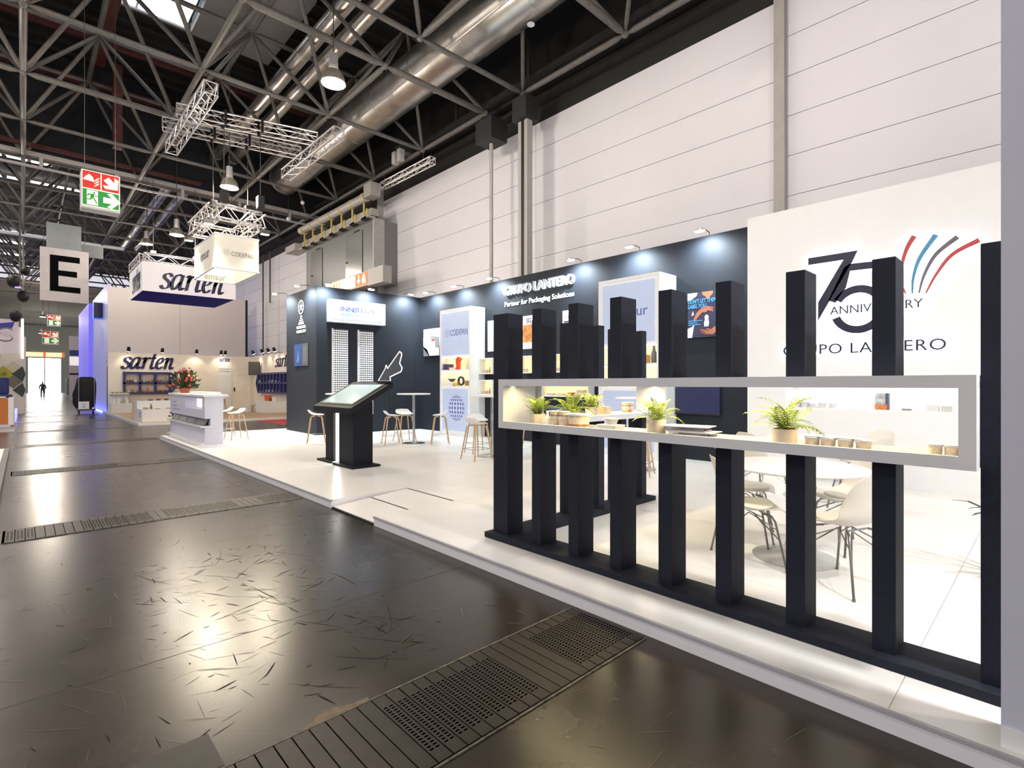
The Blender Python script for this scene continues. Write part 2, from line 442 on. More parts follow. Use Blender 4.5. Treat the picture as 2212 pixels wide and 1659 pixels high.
# skylights (they give daylight)
SKY = mat('skylight_glass', (.9, .95, 1), .3, emis=(.86, .94, 1.), es=2.6)
SKYF = mat('far_skylight', (.9, .95, 1), .3, emis=(.92, .97, 1.), es=3.2)
UP = mat('skylight_upstand', (.25, .25, .26), .6)
sk = thing('skylight', 'bright roof skylight with a pale upstand above the tube frame', 'skylight', (0, 0, 0))
for i in range(2): G().box(1.2 + i * 1.3, 17.2, 12.80, 2.44 + i * 1.3, 19.0, 12.84).obj('pane', SKY, sk)
G().box(1.1, 17.1, 12.74, 3.85, 17.2, 12.99).obj('frame', UP, sk); G().box(1.1, 19.0, 12.74, 3.85, 19.1, 12.99).obj('frame', UP, sk)
G().hexa([(3.85, 14.8, 12.6), (6.2, 14.8, 12.6), (6.2, 18.9, 12.6), (3.85, 18.9, 12.6)], [(3.85, 14.8, 12.98), (6.2, 14.8, 12.98), (6.2, 18.9, 12.98), (3.85, 18.9, 12.98)]).obj('upstand', UP, sk)
for (yy, zz, xa, xb, dy) in ((33.5, 12.9, -13, .6, .7), (36.0, 13.05, -13, 1.6, 1.6), (39.6, 12.9, -13, 4, .6), (54, 13.0, -14, .4, 1.0), (58, 13., -14, .4, 1.0), (63, 13., -14, .3, 1.2)):
    s_ = thing('skylight', {33.5: 'narrow dashed strip of roof lights just past the black smoke curtain', 36.0: 'widest strip of bright roof windows past the black smoke curtain', 39.6: 'third strip of roof lights beyond the widest roof window', 54: 'first far strip of roof lights behind the letter sign', 58: 'middle far strip of roof lights behind the letter sign', 63: 'last far strip of roof lights behind the letter sign'}[yy], 'skylight', (0, yy, zz))
    n = int((xb - xa) / .95)
    me = G().box(0, 0, 0, .80, dy, .03).mesh('pane'); me.materials.append(SKYF)
    for i in range(n):
        o = link('pane', me, None, s_); o.location = (xa + i * .95, 0, 0)
# black smoke curtain across the hall
cu = G().box(-34, 24.1, 9.45, XH, 24.2, 13.3).obj('smoke_curtain', mat('curtain_black', (.006, .007, .012), .8, var=.2), label='black smoke curtain panel hanging across the hall under the roof', cat='curtain')
G().box(-34, 24.06, 9.30, XH, 24.22, 9.45).obj('rail', mat('rail_pale', (.42, .40, .40), .5), cu)
for k in range(9): G().box(-8 + k * 2.1, 24.1, 8.98, -7.9 + k * 2.1, 24.18, 9.3).obj('hanger', MATS['rail_pale'], cu)
G().box(-34, 24.08, 8.92, XH, 24.2, 8.98).obj('lower_rail', MATS['rail_pale'], cu)

# ---------------------------------------------------------------- space frame
ZL = 9.3; ZU = 11.75
def strut_mesh(L_, r):
    return G().lathe([(.02, 0), (.028, .06), (r, .24), (r, L_ - .24), (.028, L_ - .06), (.02, L_)], n=8).mesh('strut')
SM = {}
def strut(p, q, r, par, shade=TUBE):
    p = Vector(p); q = Vector(q); L_ = round((q - p).length, 2); k = (L_, r, shade.name)
    if k not in SM: SM[k] = strut_mesh(L_, r); SM[k].materials.append(shade); [setattr(f, 'use_smooth', True) for f in SM[k].polygons]
    o = link('strut', SM[k], None, par); o.location = p; o.rotation_euler = (q - p).to_track_quat('Z', 'Y').to_euler()
nodem = G().sphere((0, 0, 0), .085, 8, 6).mesh('node'); nodem.materials.append(TUBE)
def node(p, par):
    o = link('node', nodem, None, par); o.location = p
def frame(xs, ys, label):
    fr_ = thing('space_frame', label, 'roof frame')
    for x in xs:
        for y in ys: node((x, y, ZL), fr_)
    for i, x in enumerate(xs):
        for j, y in enumerate(ys):
            big = .082 if (j == 0 or i == len(xs) - 1 or j == 2) else .062
            if i + 1 < len(xs): strut((x, y, ZL), (xs[i + 1], y, ZL), big, fr_)
            if j + 1 < len(ys): strut((x, y, ZL), (x, ys[j + 1], ZL), .07, fr_)
    cs = [[((xs[i] + xs[i + 1]) / 2, (ys[j] + ys[j + 1]) / 2, ZU) for j in range(len(ys) - 1)] for i in range(len(xs) - 1)]
    for i in range(len(cs)):
        for j in range(len(cs[0])):
            c = cs[i][j]; node(c, fr_)
            for a in (0, 1):
                for b in (0, 1): strut((xs[i + a], ys[j + b], ZL), c, .055, fr_)
            if i + 1 < len(cs): strut(c, cs[i + 1][j], .07, fr_)
            if j + 1 < len(cs[0]): strut(c, cs[i][j + 1], .07, fr_)
    return fr_
frame([0, 3.25, 6.5, 9.75], [.12, 3.37, 6.62, 9.87], 'grey tube space frame above the booth in front of the twin column')
frame([-6.44, -3.22, 0, 3.22, 6.45, 9.68], [11.33, 14.55, 17.77, 20.99, 24.2], 'grey tube space frame between the twin column and the black smoke curtain')
# frames beyond the curtain, too many and small to part
g = G()
for zz, ys_, xs_ in ((ZL, [24.4 + 3.3 * k for k in range(12)], [-9.7, -6.45, -3.22, 0, 3.22, 6.45, 9.68]),):
    for i, x in enumerate(xs_):
        for j, y in enumerate(ys_):
            if i + 1 < len(xs_): g.cyl((x, y, zz), (xs_[i + 1], y, zz), .06, n=6)
            if j + 1 < len(ys_): g.cyl((x, y, zz), (x, ys_[j + 1], zz), .06, n=6)
            if i + 1 < len(xs_) and j + 1 < len(ys_):
                c = (x + 1.6, y + 1.65, zz + 2.4)
                for a, b in ((0, 0), (3.23, 0), (0, 3.3), (3.23, 3.3)): g.cyl((x + a, y + b, zz), c, .05, n=6)
                g.cyl(c, (c[0] + 3.2, c[1], c[2]), .055, n=6); g.cyl(c, (c[0], c[1] + 3.3, c[2]), .055, n=6)
g.obj('space_frame', TUBE, kind='stuff', label='dense grey tube space frame of the hall beyond the smoke curtain', cat='roof frame')
# dark oxide beams and hangers between frame and deck
for i, (x0, y0, z0, x1, y1, z1) in enumerate(((-9, 24.0, 12.2, 10, 24.02, 12.5), (-9, 20.9, 12.35, 10, 21.05, 12.6), (2.2, 21.8, 9.5, 2.45, 22.1, 12.3), (1.7, 16.4, 12.2, 2.0, 22.2, 12.45), (-2.2, 21.8, 9.5, -2.0, 22.1, 12.3))):
    G().box(x0, y0, z0, x1, y1, z1).obj('roof_beam', RED, label=['long oxide red beam against the smoke curtain', 'oxide red cross beam under the roof deck', 'perforated red hanger plate left of the lighting truss', 'short red beam running beside the skylight', 'red hanger plate over the left side of the aisle'][i], cat='beam')
G().box(-8, 23.7, 9.5, 5.2, 23.85, 9.62).obj('sprinkler_rail', RED, label='thin red rail lying along the frame before the curtain', cat='rail')
# ---------------------------------------------------------------- ducts
def duct(x, z, r, y0, y1, label, n=28, ringstep=2.2):
    d = thing('air_duct', label, 'duct', (x, 0, z))
    o = G().cyl((0, y0, 0), (0, y1, 0), r, n=n).obj('pipe', GALV, d, smooth=True)
    k = y0 + 1
    while k < y1:
        G().lathe([(r + .001, -.012), (r + .014, -.012), (r + .014, .012), (r + .001, .012)], n=n).obj('seam_ring', GALV, d, smooth=True).matrix_local = Matrix.Translation((0, k, 0)) @ Matrix.Rotation(PI / 2, 4, 'X')
        k += ringstep
    return d
d = duct(8.36, 10.5, .62, -4, 23.4, 'large round galvanised air duct above the panelled wall')
G().lathe([(.62, 0), (.60, .2), (.5, .38), (.3, .5), (.02, .55)], n=28).obj('end_cap', GALV, d, smooth=True).matrix_local = Matrix.Translation((0, 23.4, 0)) @ Matrix.Rotation(-PI / 2, 4, 'X')
G().tube([(-.5, -4, -.42), (-.5, 23, -.42)], .02).obj('conduit', ALU, d)
for yy in (8.4, 12.2, 15.6): G().cyl((.2, yy, -.66), (.2, yy, -.645), .09, n=14).obj('sensor_disc', PANELW, d)
duct(5.72, 10.8, .20, -4, 23.9, 'thin round duct farthest from the large duct', 16)
duct(6.32, 10.8, .20, -4, 23.9, 'thin round duct running next to the large duct', 16)
for i, (x, y0) in enumerate(((2.6, 25), (3.3, 25))): duct(x + 2.2, 10.5, .2, y0, 42, ['slim duct past the curtain on the aisle side', 'slim duct past the curtain on the wall side'][i], 12, 4)
t_ = thing('pipe_run', 'grey pipe run with brackets along the black upper wall', 'pipe', (9.95, 0, 9.75))
G().box(-.06, -6, -.05, .06, 24, .05).obj('tray', RIB, t_)
for k in range(8): G().box(-.04, -3 + k * 3.2, .05, .04, -2.92 + k * 3.2, 1.2).obj('hanger', RIB, t_)
t_ = thing('speaker_pair', 'pair of small pale loudspeakers on the dark upper wall', 'loudspeaker', (9.4, 15.6, 9.35))
for k in (-.22, .12): G().box(-.1, k, -.22, .1, k + .2, .2).obj('box', mat('pale_grey', (.45, .45, .44), .5), t_, bevel=.02)
G().box(-.02, -.1, .2, .62, .2, .36).obj('bracket', DSTEEL, t_)
for i, (x, y, z) in enumerate(((8.45, 21.6, 9.05), (8.45, 23.2, 8.75))):
    t_ = thing('ball_sensor', ['white ball hanging on a wire below the duct end', 'white ball on a wire nearest the smoke curtain'][i], 'sensor', (x, y, z))
    G().sphere((0, 0, 0), .085).obj('ball', PANELW, t_, smooth=True); G().cyl((0, 0, 0), (0, 0, 10.0 - z), .01, n=6).obj('wire', DSTEEL, t_)

# ---------------------------------------------------------------- elevated grey cabin on the wall
gb = thing('wall_cabin', 'grey steel cabin with two doors hung on the hall wall', 'cabin', (9.6, 0, 0))
G().box(0, 17.7, 5.35, .98, 24.1, 7.75).obj('body', GREYP, gb)
DOORG = mat('grey_door_leaf', (.26, .27, .27), .22, metal=.3, var=.03)
for (a, b, zt, zb) in ((18.6, 20.0, 7.5, 5.45), (22.3, 23.5, 7.5, 5.45)):
    dd = G().box(-.025, a, zb, 0, b, zt).obj('door', DOORG, gb)
    G().box(-.06, b - .2, 6.4, -.02, b - .05, 6.45).obj('handle', BLACK, dd); G().box(-.045, a + .25, zt + .02, -.02, a + .65, zt + .07).obj('door_closer', DSTEEL, dd)
    for (u0, u1, w0, w1) in ((a - .03, a, zb, zt), (b, b + .03, zb, zt), (a, b, zt, zt + .02)): G().box(-.01, u0, w0, 0, u1, w1).obj('gap', BLACK, dd)
G().box(-.05, 17.62, 5.35, .4, 17.70, 7.75).obj('corner_post', RAL, gb)
G().box(-.12, 17.7, 7.85, .2, 24.3, 8.12).obj('rail', RAL, gb)
G().box(-.30, 17.6, 7.72, 0, 24.3, 7.78).obj('ledge', RAL, gb)
PIP = G().cyl((-.2, 17.9, 8.55), (-.2, 24.2, 8.62), .17, n=18).obj('pipe', RAL, gb, smooth=True)
for k in range(7):
    yy = 18.1 + k * .95
    G().cyl((-.2, yy - .03, 8.56), (-.2, yy + .03, 8.56), .185, n=18).obj('ring', YEL, gb, smooth=True)
    G().box(-.24, yy - .05, 7.8, -.19, yy, 8.36).obj('bracket', YEL, gb); G().box(-.24, yy - .28, 7.8, -.20, yy - .23, 8.1).obj('bracket', YEL, gb)
    G().box(-.3, yy - .36, 7.70, -.1, yy + .04, 7.78).obj('foot', BLACK, gb)
G().box(-.35, 17.3, 8.45, .05, 17.85, 8.95).obj('junction_box', RAL, gb)
G().box(-.45, 24.3, 7.75, .15, 25.5, 8.05).obj('pipe_elbow', RAL, gb)
hs = thing('hall_sign', 'orange and cream backlit sign under the grey wall cabin', 'sign', (9.3, 0, 0))
CREAM = mat('sign_cream', (.9, .82, .55), .5, emis=(1., .83, .50), es=.9)
ORG = mat('sign_orange', (.85, .16, .03), .5, emis=(1., .13, .02), es=.75)
G().box(0, 17.6, 5.18, .3, 21.3, 5.72).obj('housing', RAL, hs); G().box(.0, 16.5, 5.15, .35, 17.6, 5.75).obj('end_box', RAL, hs)
G().box(-.01, 19.7, 5.24, 0, 21.25, 5.68).obj('panel', CREAM, hs); G().box(-.01, 18.62, 5.24, 0, 19.66, 5.68).obj('panel', CREAM, hs); G().box(-.01, 17.65, 5.24, 0, 18.56, 5.68).obj('panel', ORG, hs)
text('HALL', FX, (-.014, 20.9, 5.30), 1.1, .32, ORG, hs)
CRE2 = mat('pictogram_cream', (.95, .92, .7), .5, emis=(1., .93, .68), es=1.0)
G().prism([(.1, .2), (.2, .2), (.2, .38), (.28, .38), (.28, .2), (.38, .2), (.24, .03)], ((-.012, 18.55, 5.26), *FX), .004).obj('arrow', CRE2, hs)
G().prism([(.52, .03), (.8, .03), (.74, .3), (.68, .38), (.6, .38), (.55, .26), (.5, .2)], ((-.012, 18.55, 5.26), *FX), .004).obj('alarm_mark', CRE2, hs)

# ---------------------------------------------------------------- high-bay lamps
WARM = (1., .875, .73)
def highbay(x, y, z, label, light=True):
    t = thing('high_bay_lamp', label, 'lamp', (x, y, z), group='high bay lamps under the roof')
    G().lathe([(.25, 0), (.245, .05), (.2, .2), (.12, .28)], n=20, caps=False).obj('reflector', mat('bay_reflector', (.55, .52, .45), .3, metal=.7), t, smooth=True)
    G().cyl((0, 0, .27), (0, 0, .62), .10, .09, 14).obj('ballast', ALU, t, smooth=True)
    G().cyl((0, 0, .62), (0, 0, (13.0 if y < 24 else 13.2 if y < 70 else 11.5) - z), .012, n=6).obj('cord', DSTEEL, t)
    G().cyl((0, 0, .005), (0, 0, .03), .236, n=20).obj('lens', LENS, t)
    if light: lamp_light('POINT', (0, 0, -.04), t, HIGHBAY_W, WARM, size=.22)
    return t
for (x, y, z, lb) in ((4.8, 10.6, 7.9, 'high bay lamp hanging above the booth before the large duct'), (4.5, 17.1, 7.4, 'high bay lamp hanging over the square truss ring'), (4.35, 23.6, 7.3, 'high bay lamp beside the letter sign and truss ring'),
                   (4.6, 4.0, 7.9, 'high bay lamp over the round meeting tables'), (4.6, -2.5, 7.9, 'high bay lamp behind the pale partition wall'), (-1.7, 10.6, 8.2, 'high bay lamp over the left side of the aisle'), (-1.7, 4.0, 8.2, 'high bay lamp over the left aisle edge nearest the trench'), (-1.7, 17.1, 8.3, 'high bay lamp over the left booths'),
                   (4.3, 30.0, 8.2, 'high bay lamp above the neighbouring booth wall'), (-1.7, 30, 8.3, 'high bay lamp beyond the curtain on the left'), (-8.2, 10.6, 8.2, 'high bay lamp over the opposite booths, beside the long trench'), (-8.2, 4.0, 8.2, 'high bay lamp over the opposite booths, by the first trench'), (-8.2, -2.5, 8.2, 'high bay lamp over the opposite booths, far behind the partition')):  # row over the opposite booths is unseen, added to light aisle-facing fronts
    highbay(x, y, z, lb)

for (x, y) in ((1.5, 52.), (-5., 52.), (1.5, 74.), (1.8, 98.), (8., 98.), (-6., 80.)):  # lamps added to brighten the dark far hall
    t = highbay(x, y, 8.6, 'high bay lamp hanging in the far hall beyond the lilac wall', False)
    lamp_light('POINT', (0, 0, -.04), t, HIGHBAY_W * 2.2, WARM, size=.25)

# ================================================================== MAIN BOOTH
ZP = .10
PX0 = 2.70
pf = G()
pf.box(PX0, 6.03, 0, 9.3, 16.75, ZP - .012); pf.box(3.78, 4.98, 0, 9.3, 6.03, ZP - .012); pf.box(PX0, -4, 0, 9.3, 4.98, ZP - .012)
PFO = pf.obj('floor_platform', PLATE, kind='structure')
for k, (y0, y1) in enumerate(((6.03, 16.75), (-4, 4.98))): G().box(PX0 - .012, y0, ZP - .018, PX0 + .02, y1, ZP - .002).obj('edge_trim', mat('edge_trim_grey', (.42, .41, .43), .35), PFO)
# laid tiles
ys = [-4, -2.0, .5, 3.0, 4.98, 6.03, 8.5, 11.0, 13.5, 16.75]; xs = [PX0 + .008, 3.77, 5.0, 6.25, 7.5, 8.75, 9.3]
for j in range(len(ys) - 1):
    for i in range(len(xs) - 1):
        if j == 4 and i == 0: continue
        G().box(xs[i] + .0015, ys[j] + .0015, ZP - .012, xs[i + 1] - .0015, ys[j + 1] - .0015, ZP).obj('tile', PLAT, PFO)
G().box(2.84, 8.46, ZP, 3.88, 8.72, ZP + .006).obj('cable_cover', mat('cable_cover_white', (.85, .84, .8), .3), label='flat white cable cover running from the kiosk to the platform edge', cat='cable cover')  # thin raised white strip laid from kiosk foot to platform edge
rp_ = thing('access_ramp', 'white two plate access ramp sunk into the platform edge', 'ramp')
def rz(x): return .022 + (x - 2.72) / (3.75 - 2.72) * (.074)
for (a, b) in ((2.72, 3.20), (3.23, 3.74)):
    G().hexa([(a, 5.0, 0), (b, 5.0, 0), (b, 6.01, 0), (a, 6.01, 0)], [(a, 5.0, rz(a)), (b, 5.0, rz(b)), (b, 6.01, rz(b)), (a, 6.01, rz(a))]).obj('plate', PLAT, rp_)
for (a, b) in ((2.70, 2.72), (3.20, 3.23), (3.74, 3.77)): G().box(a, 5.0, 0, b, 6.01, rz(a) - .004).obj('rubber_strip', BLACK, rp_)

# ---------------------------------------------------------------- walls
XW = 9.0; ZWALL = 4.19
wb = G().box(XW, 3.2, ZP, XW + .15, 13.9, ZWALL).obj('wall_back', NAVY, kind='structure')
CA = (5.83, 13.94); CB = (9.0, 13.68)
g = G().hexa([(CA[0], CA[1], ZP), (CB[0] + .1, CB[1] - .01, ZP), (CB[0] + .1, 16.2, ZP), (5.85, 16.2, ZP)], [(CA[0], CA[1], ZWALL), (CB[0] + .1, CB[1] - .01, ZWALL), (CB[0] + .1, 16.2, ZWALL), (5.85, 16.2, ZWALL)])
wc = g.obj('wall_cabinet', NAVY, kind='structure')
# wall that carries the anniversary logo
XA = 8.5
g = G()
g.box(XA, -3.5, ZP, XA + .5, 3.44, 1.14); g.box(XA, -3.5, 1.56, XA + .5, 3.44, 4.17)
g.box(XA, 2.87, 1.14, XA + .5, 3.44, 1.56); g.box(XA, -3.5, 1.14, XA + .5, .15, 1.56); g.box(XA + .36, .15, 1.14, XA + .5, 2.87, 1.56)
wa = g.obj('wall_anniversary', mat('white_wall', (.77, .78, .80), .5, var=.015), kind='structure')
lp = mat('led_strip_neutral', (1, 1, 1), .5, emis=(1., .97, .88), es=5.)
G().box(XA + .1, .2, 1.545, XA + .2, 2.82, 1.558).obj('niche_light', lp, wa)
# near partition wall at the right
wp = G().box(2.76, -3.9, ZP, 2.92, .15, 6.5).obj('wall_partition', GREYW, kind='structure')
G().box(2.745, -3.9, ZP, 2.76, .15, ZP + .075).obj('baseboard_partition', WHITE, wp)

# ---------------------------------------------------------------- arm lamps along the wall tops
COOL = (.84, .97, 1.)
def arm_lamp(base, d, label):
    # base: point at wall top; d: unit direction out from the wall
    t = thing('arm_floodlight', label, 'spotlight', base, group='arm floodlights along the navy wall tops')
    d = Vector(d); e = d * .36
    G().tube([(0, 0, .0), (0, 0, .05), tuple(d * .12 + Vector((0, 0, .07))), tuple(e * .8 + Vector((0, 0, .04)))], .008, 6).obj('arm', DSTEEL, t)
    hd = G().lathe([(.02, .05), (.075, .03), (.085, .0)], n=16, sx=1.25 if abs(d.y) > .5 else .85, sy=.85 if abs(d.y) > .5 else 1.25).obj('head', ALU, t, smooth=True); hd.location = e
    ln = G().lathe([(.075, .0), (.07, -.012), (.02, -.022)], n=16, sx=1.25 if abs(d.y) > .5 else .85, sy=.85 if abs(d.y) > .5 else 1.25).obj('lens', LENSC, t, smooth=True); ln.location = e
    lamp_light('SPOT', tuple(e + Vector((0, 0, -.035))), t, ARM_W, COOL, direction=(-d.x * .62, -d.y * .62, -1), angle=150, blend=.9, size=.06)
for y, lb in ((12.84, 'arm floodlight on the navy wall beside the inner corner'), (11.47, 'arm floodlight above the globe logo tower'), (9.97, 'arm floodlight left of the raised white company letters'), (7.26, 'arm floodlight right of the raised white company letters'), (5.77, 'arm floodlight above the large blank lightbox tower'), (4.32, 'arm floodlight above the poster with hands and a bottle')):
    arm_lamp((XW, y, ZWALL), (-1, 0, 0), lb)
for x, lb in ((6.01, 'arm floodlight at the left end over the violet letter sign'), (7.22, 'arm floodlight over the right end of the violet letter sign'), (8.47, 'arm floodlight over the hidden navy door')):
    y = CA[1] + (x - CA[0]) / (CB[0] - CA[0]) * (CB[1] - CA[1])
    arm_lamp((x, y, ZWALL), (0, -1, 0), lb)
for y, lb in ((14.39, 'arm floodlight on the aisle face of the navy block, inner one'), (16.14, 'arm floodlight on the aisle face of the navy block, outer one')):
    arm_lamp((5.84, y, ZWALL), (-1, 0, 0), lb)

# ---------------------------------------------------------------- lettering on the back wall
LETW = mat('letter_white', (.92, .94, .95), .4, emis=(.85, .95, 1.), es=1.3)
LETF = mat('letter_face_grey', (.52, .54, .58), .4)
HALO = mat('halo_led', (1, 1, 1), .5, emis=(.88, .98, 1.), es=7.)
cl = thing('company_letters', 'raised backlit white company letters on the navy back wall', 'lettering', (XW, 0, 0))
text('GRUPO LANTERO', FX, (-.06, 9.76, 3.76), 2.33, .22, LETF, cl, depth=.05, off=.004)
text('GRUPO LANTERO', FX, (-.02, 9.76, 3.76), 2.33, .22, HALO, cl, depth=.02, off=.012, name='halo_letters')
text('Partner for Packaging Solutions', FX, (-.012, 9.76, 3.44), 2.30, .16, LETW, cl, depth=.012, off=.006, name='tagline')

# ---------------------------------------------------------------- lightbox sign on the cabinet wall
def wy(x): return CA[1] + (x - CA[0]) / (CB[0] - CA[0]) * (CB[1] - CA[1])
ang = math.atan2(CB[1] - CA[1], CB[0] - CA[0])
LBW = mat('lightbox_white', (.55, .55, .58), .4, emis=(.93, .92, 1.), es=.28)
LBF = mat('lightbox_face', (.27, .31, .42), .4, emis=(.66, .76, 1.), es=.36)
ls = thing('lightbox_sign', 'white lightbox sign with violet capital letters on the navy wall', 'sign', (6.1, wy(6.1) - .005, 0), ang)
G().box(0, -.20, 3.22, 1.66, 0, 3.84).obj('box', LBW, ls, bevel=.006)
G().box(.08, -.205, 3.29, 1.58, -.20, 3.77).obj('face', LBF, ls)
text('INN TECH', FY, (.32, -.2062, 3.53), .98, .125, BLUEINK, ls, depth=.002)
G().lathe([(.048, 0), (.06, 0), (.06, .004), (.048, .004), (.048, 0)], n=20, caps=False).obj('ring_letter', BLUEINK, ls).matrix_local = Matrix.Translation((.735, -.207, 3.59)) @ Matrix.Rotation(PI / 2, 4, 'X')
G().lathe([(.001, 0), (.014, 0), (.014, .004), (.001, .004)], n=12).obj('dot', BLUEINK, ls).matrix_local = Matrix.Translation((.735, -.207, 3.59)) @ Matrix.Rotation(PI / 2, 4, 'X')
text('BEYOND PACKAGING', FY, (.32, -.2062, 3.42), .98, .05, mat('pale_blue_ink', (.25, .33, .6), .5), ls, name='tagline', sp=1.2, depth=.002)
# cup display panels
CUP = mat('white_cup', (.80, .80, .82), .35, emis=(.9, .92, 1.), es=.12)
for k, (x0, x1, zb, lb) in enumerate(((6.26, 6.69, .62, 'tall white panel of small round cups, nearer the aisle'), (7.0, 7.44, .62, 'tall white panel of small round cups, nearer the corner'))):
    cp = thing('cup_panel', lb, 'display panel', (x0, wy(x0) - .004, 0), ang)
    G().box(0, -.05, zb, x1 - x0, 0, 3.05).obj('board', mat('cup_board', (.05, .055, .07), .5), cp)
    g = G(); nx = 7; nz = int((3.05 - zb) / ((x1 - x0) / nx)); st = (x1 - x0) / nx
    for i in range(nx):
        for j in range(nz):
            cx = (i + .5) * st; cz = zb + (j + .5) * st; r = st * .42
            pts = []
            for (rr, dd) in ((r, 0), (r * .95, .03), (r * .55, .045)):
                pts.append([(cx + rr * math.cos(a * PI / 4), -.05 - dd, cz + rr * math.sin(a * PI / 4)) for a in range(8)])
            n0 = len(g.v); g.v += [p for q in pts for p in q]
            for q in range(2):
                for a in range(8): g.f.append((n0 + q * 8 + a, n0 + q * 8 + (a + 1) % 8, n0 + q * 8 + 8 + (a + 1) % 8, n0 + q * 8 + 8 + a))
            g.f.append(tuple(n0 + 16 + a for a in range(8)))
    g.obj('cups', CUP, cp, kind='stuff')
    G().box(-.02, -.08, zb, 0, 0, 3.05).obj('side', WHITE, cp)
# navy door in the cabinet wall
dr = thing('door_1', None, None, (7.98, wy(7.98) - .004, 0), ang, kind='structure')
DK = mat('navy_gap', (.004, .005, .008), .7)
G().box(0, -.008, ZP, .02, 0, 2.26).obj('gap', DK, dr); G().box(.80, -.008, ZP, .82, 0, 2.26).obj('gap', DK, dr); G().box(0, -.008, 2.24, .82, 0, 2.27).obj('gap', DK, dr)
G().box(.02, -.006, ZP, .80, .0, 2.24).obj('leaf', NAVY, dr); G().box(.10, -.05, 1.08, .22, -.03, 1.10).obj('handle', BLACK, dr)
# award emblem and posters on the aisle face of the block
XC = 5.83
em = thing('award_emblem', 'white award emblem with a star in an oval above two text lines', 'emblem', (XC + .005, 0, 0))
g = G(); n = 24
for i in range(n):
    a, b = 2 * PI * i / n, 2 * PI * (i + 1) / n
    g.prism([(.20 * math.cos(a), .21 * math.sin(a)), (.20 * math.cos(b), .21 * math.sin(b)), (.165 * math.cos(b), .175 * math.sin(b)), (.165 * math.cos(a), .175 * math.sin(a))], ((-.006, 15.02, 3.72), *FX), .006)
g.obj('oval', LETF if False else mat('emblem_white', (.85, .85, .85), .5), em); EW = MATS['emblem_white']
G().prism([((.13 if k % 2 == 0 else .055) * math.sin(k * PI / 5), (.14 if k % 2 == 0 else .06) * math.cos(k * PI / 5)) for k in range(10)], ((-.006, 15.02, 3.73), *FX), .006).obj('star', EW, em)
for k, (w, z) in enumerate(((.07, 3.44), (.09, 3.38), (.16, 3.32), (.22, 3.26), (.24, 3.22))): G().box(-.006, 15.02 - w / 2 * 1.6, z, 0, 15.02 + w / 2 * 1.6, z + .035).obj('plinth_bar', EW, em)
text('WORLDSTAR', FX, (-.006, 15.36, 3.10), .68, .085, EW, em, off=.01); text('WINNER 2020', FX, (-.006, 15.36, 2.98), .68, .085, EW, em, off=.01)
pb = thing('wall_poster', 'small blue poster with a pale drop on the aisle face of the navy block', 'poster', (XC, 0, 0))
G().box(-.012, 14.95, 2.02, 0, 15.51, 2.66).obj('sheet', mat('poster_blue', (.02, .06, .22), .4), pb)
G().prism([(.2, .12), (.3, .10), (.37, .2), (.35, .32), (.27, .45), (.26, .3)], ((-.013, 15.51, 2.02), *FX), .003).obj('drop', mat('poster_paleblue', (.12, .2, .42), .4), pb)
G().box(-.010, 14.5, 2.02, 0, 14.93, 2.66).obj('text_sheet', mat('poster_grey', (.075, .08, .095), .5), pb)
for k in range(9): G().box(-.0115, 14.58, 2.1 + k * .055, -.01, 14.86, 2.118 + k * .055).obj('text_line', mat('poster_greytext', (.2, .2, .22), .5), pb)

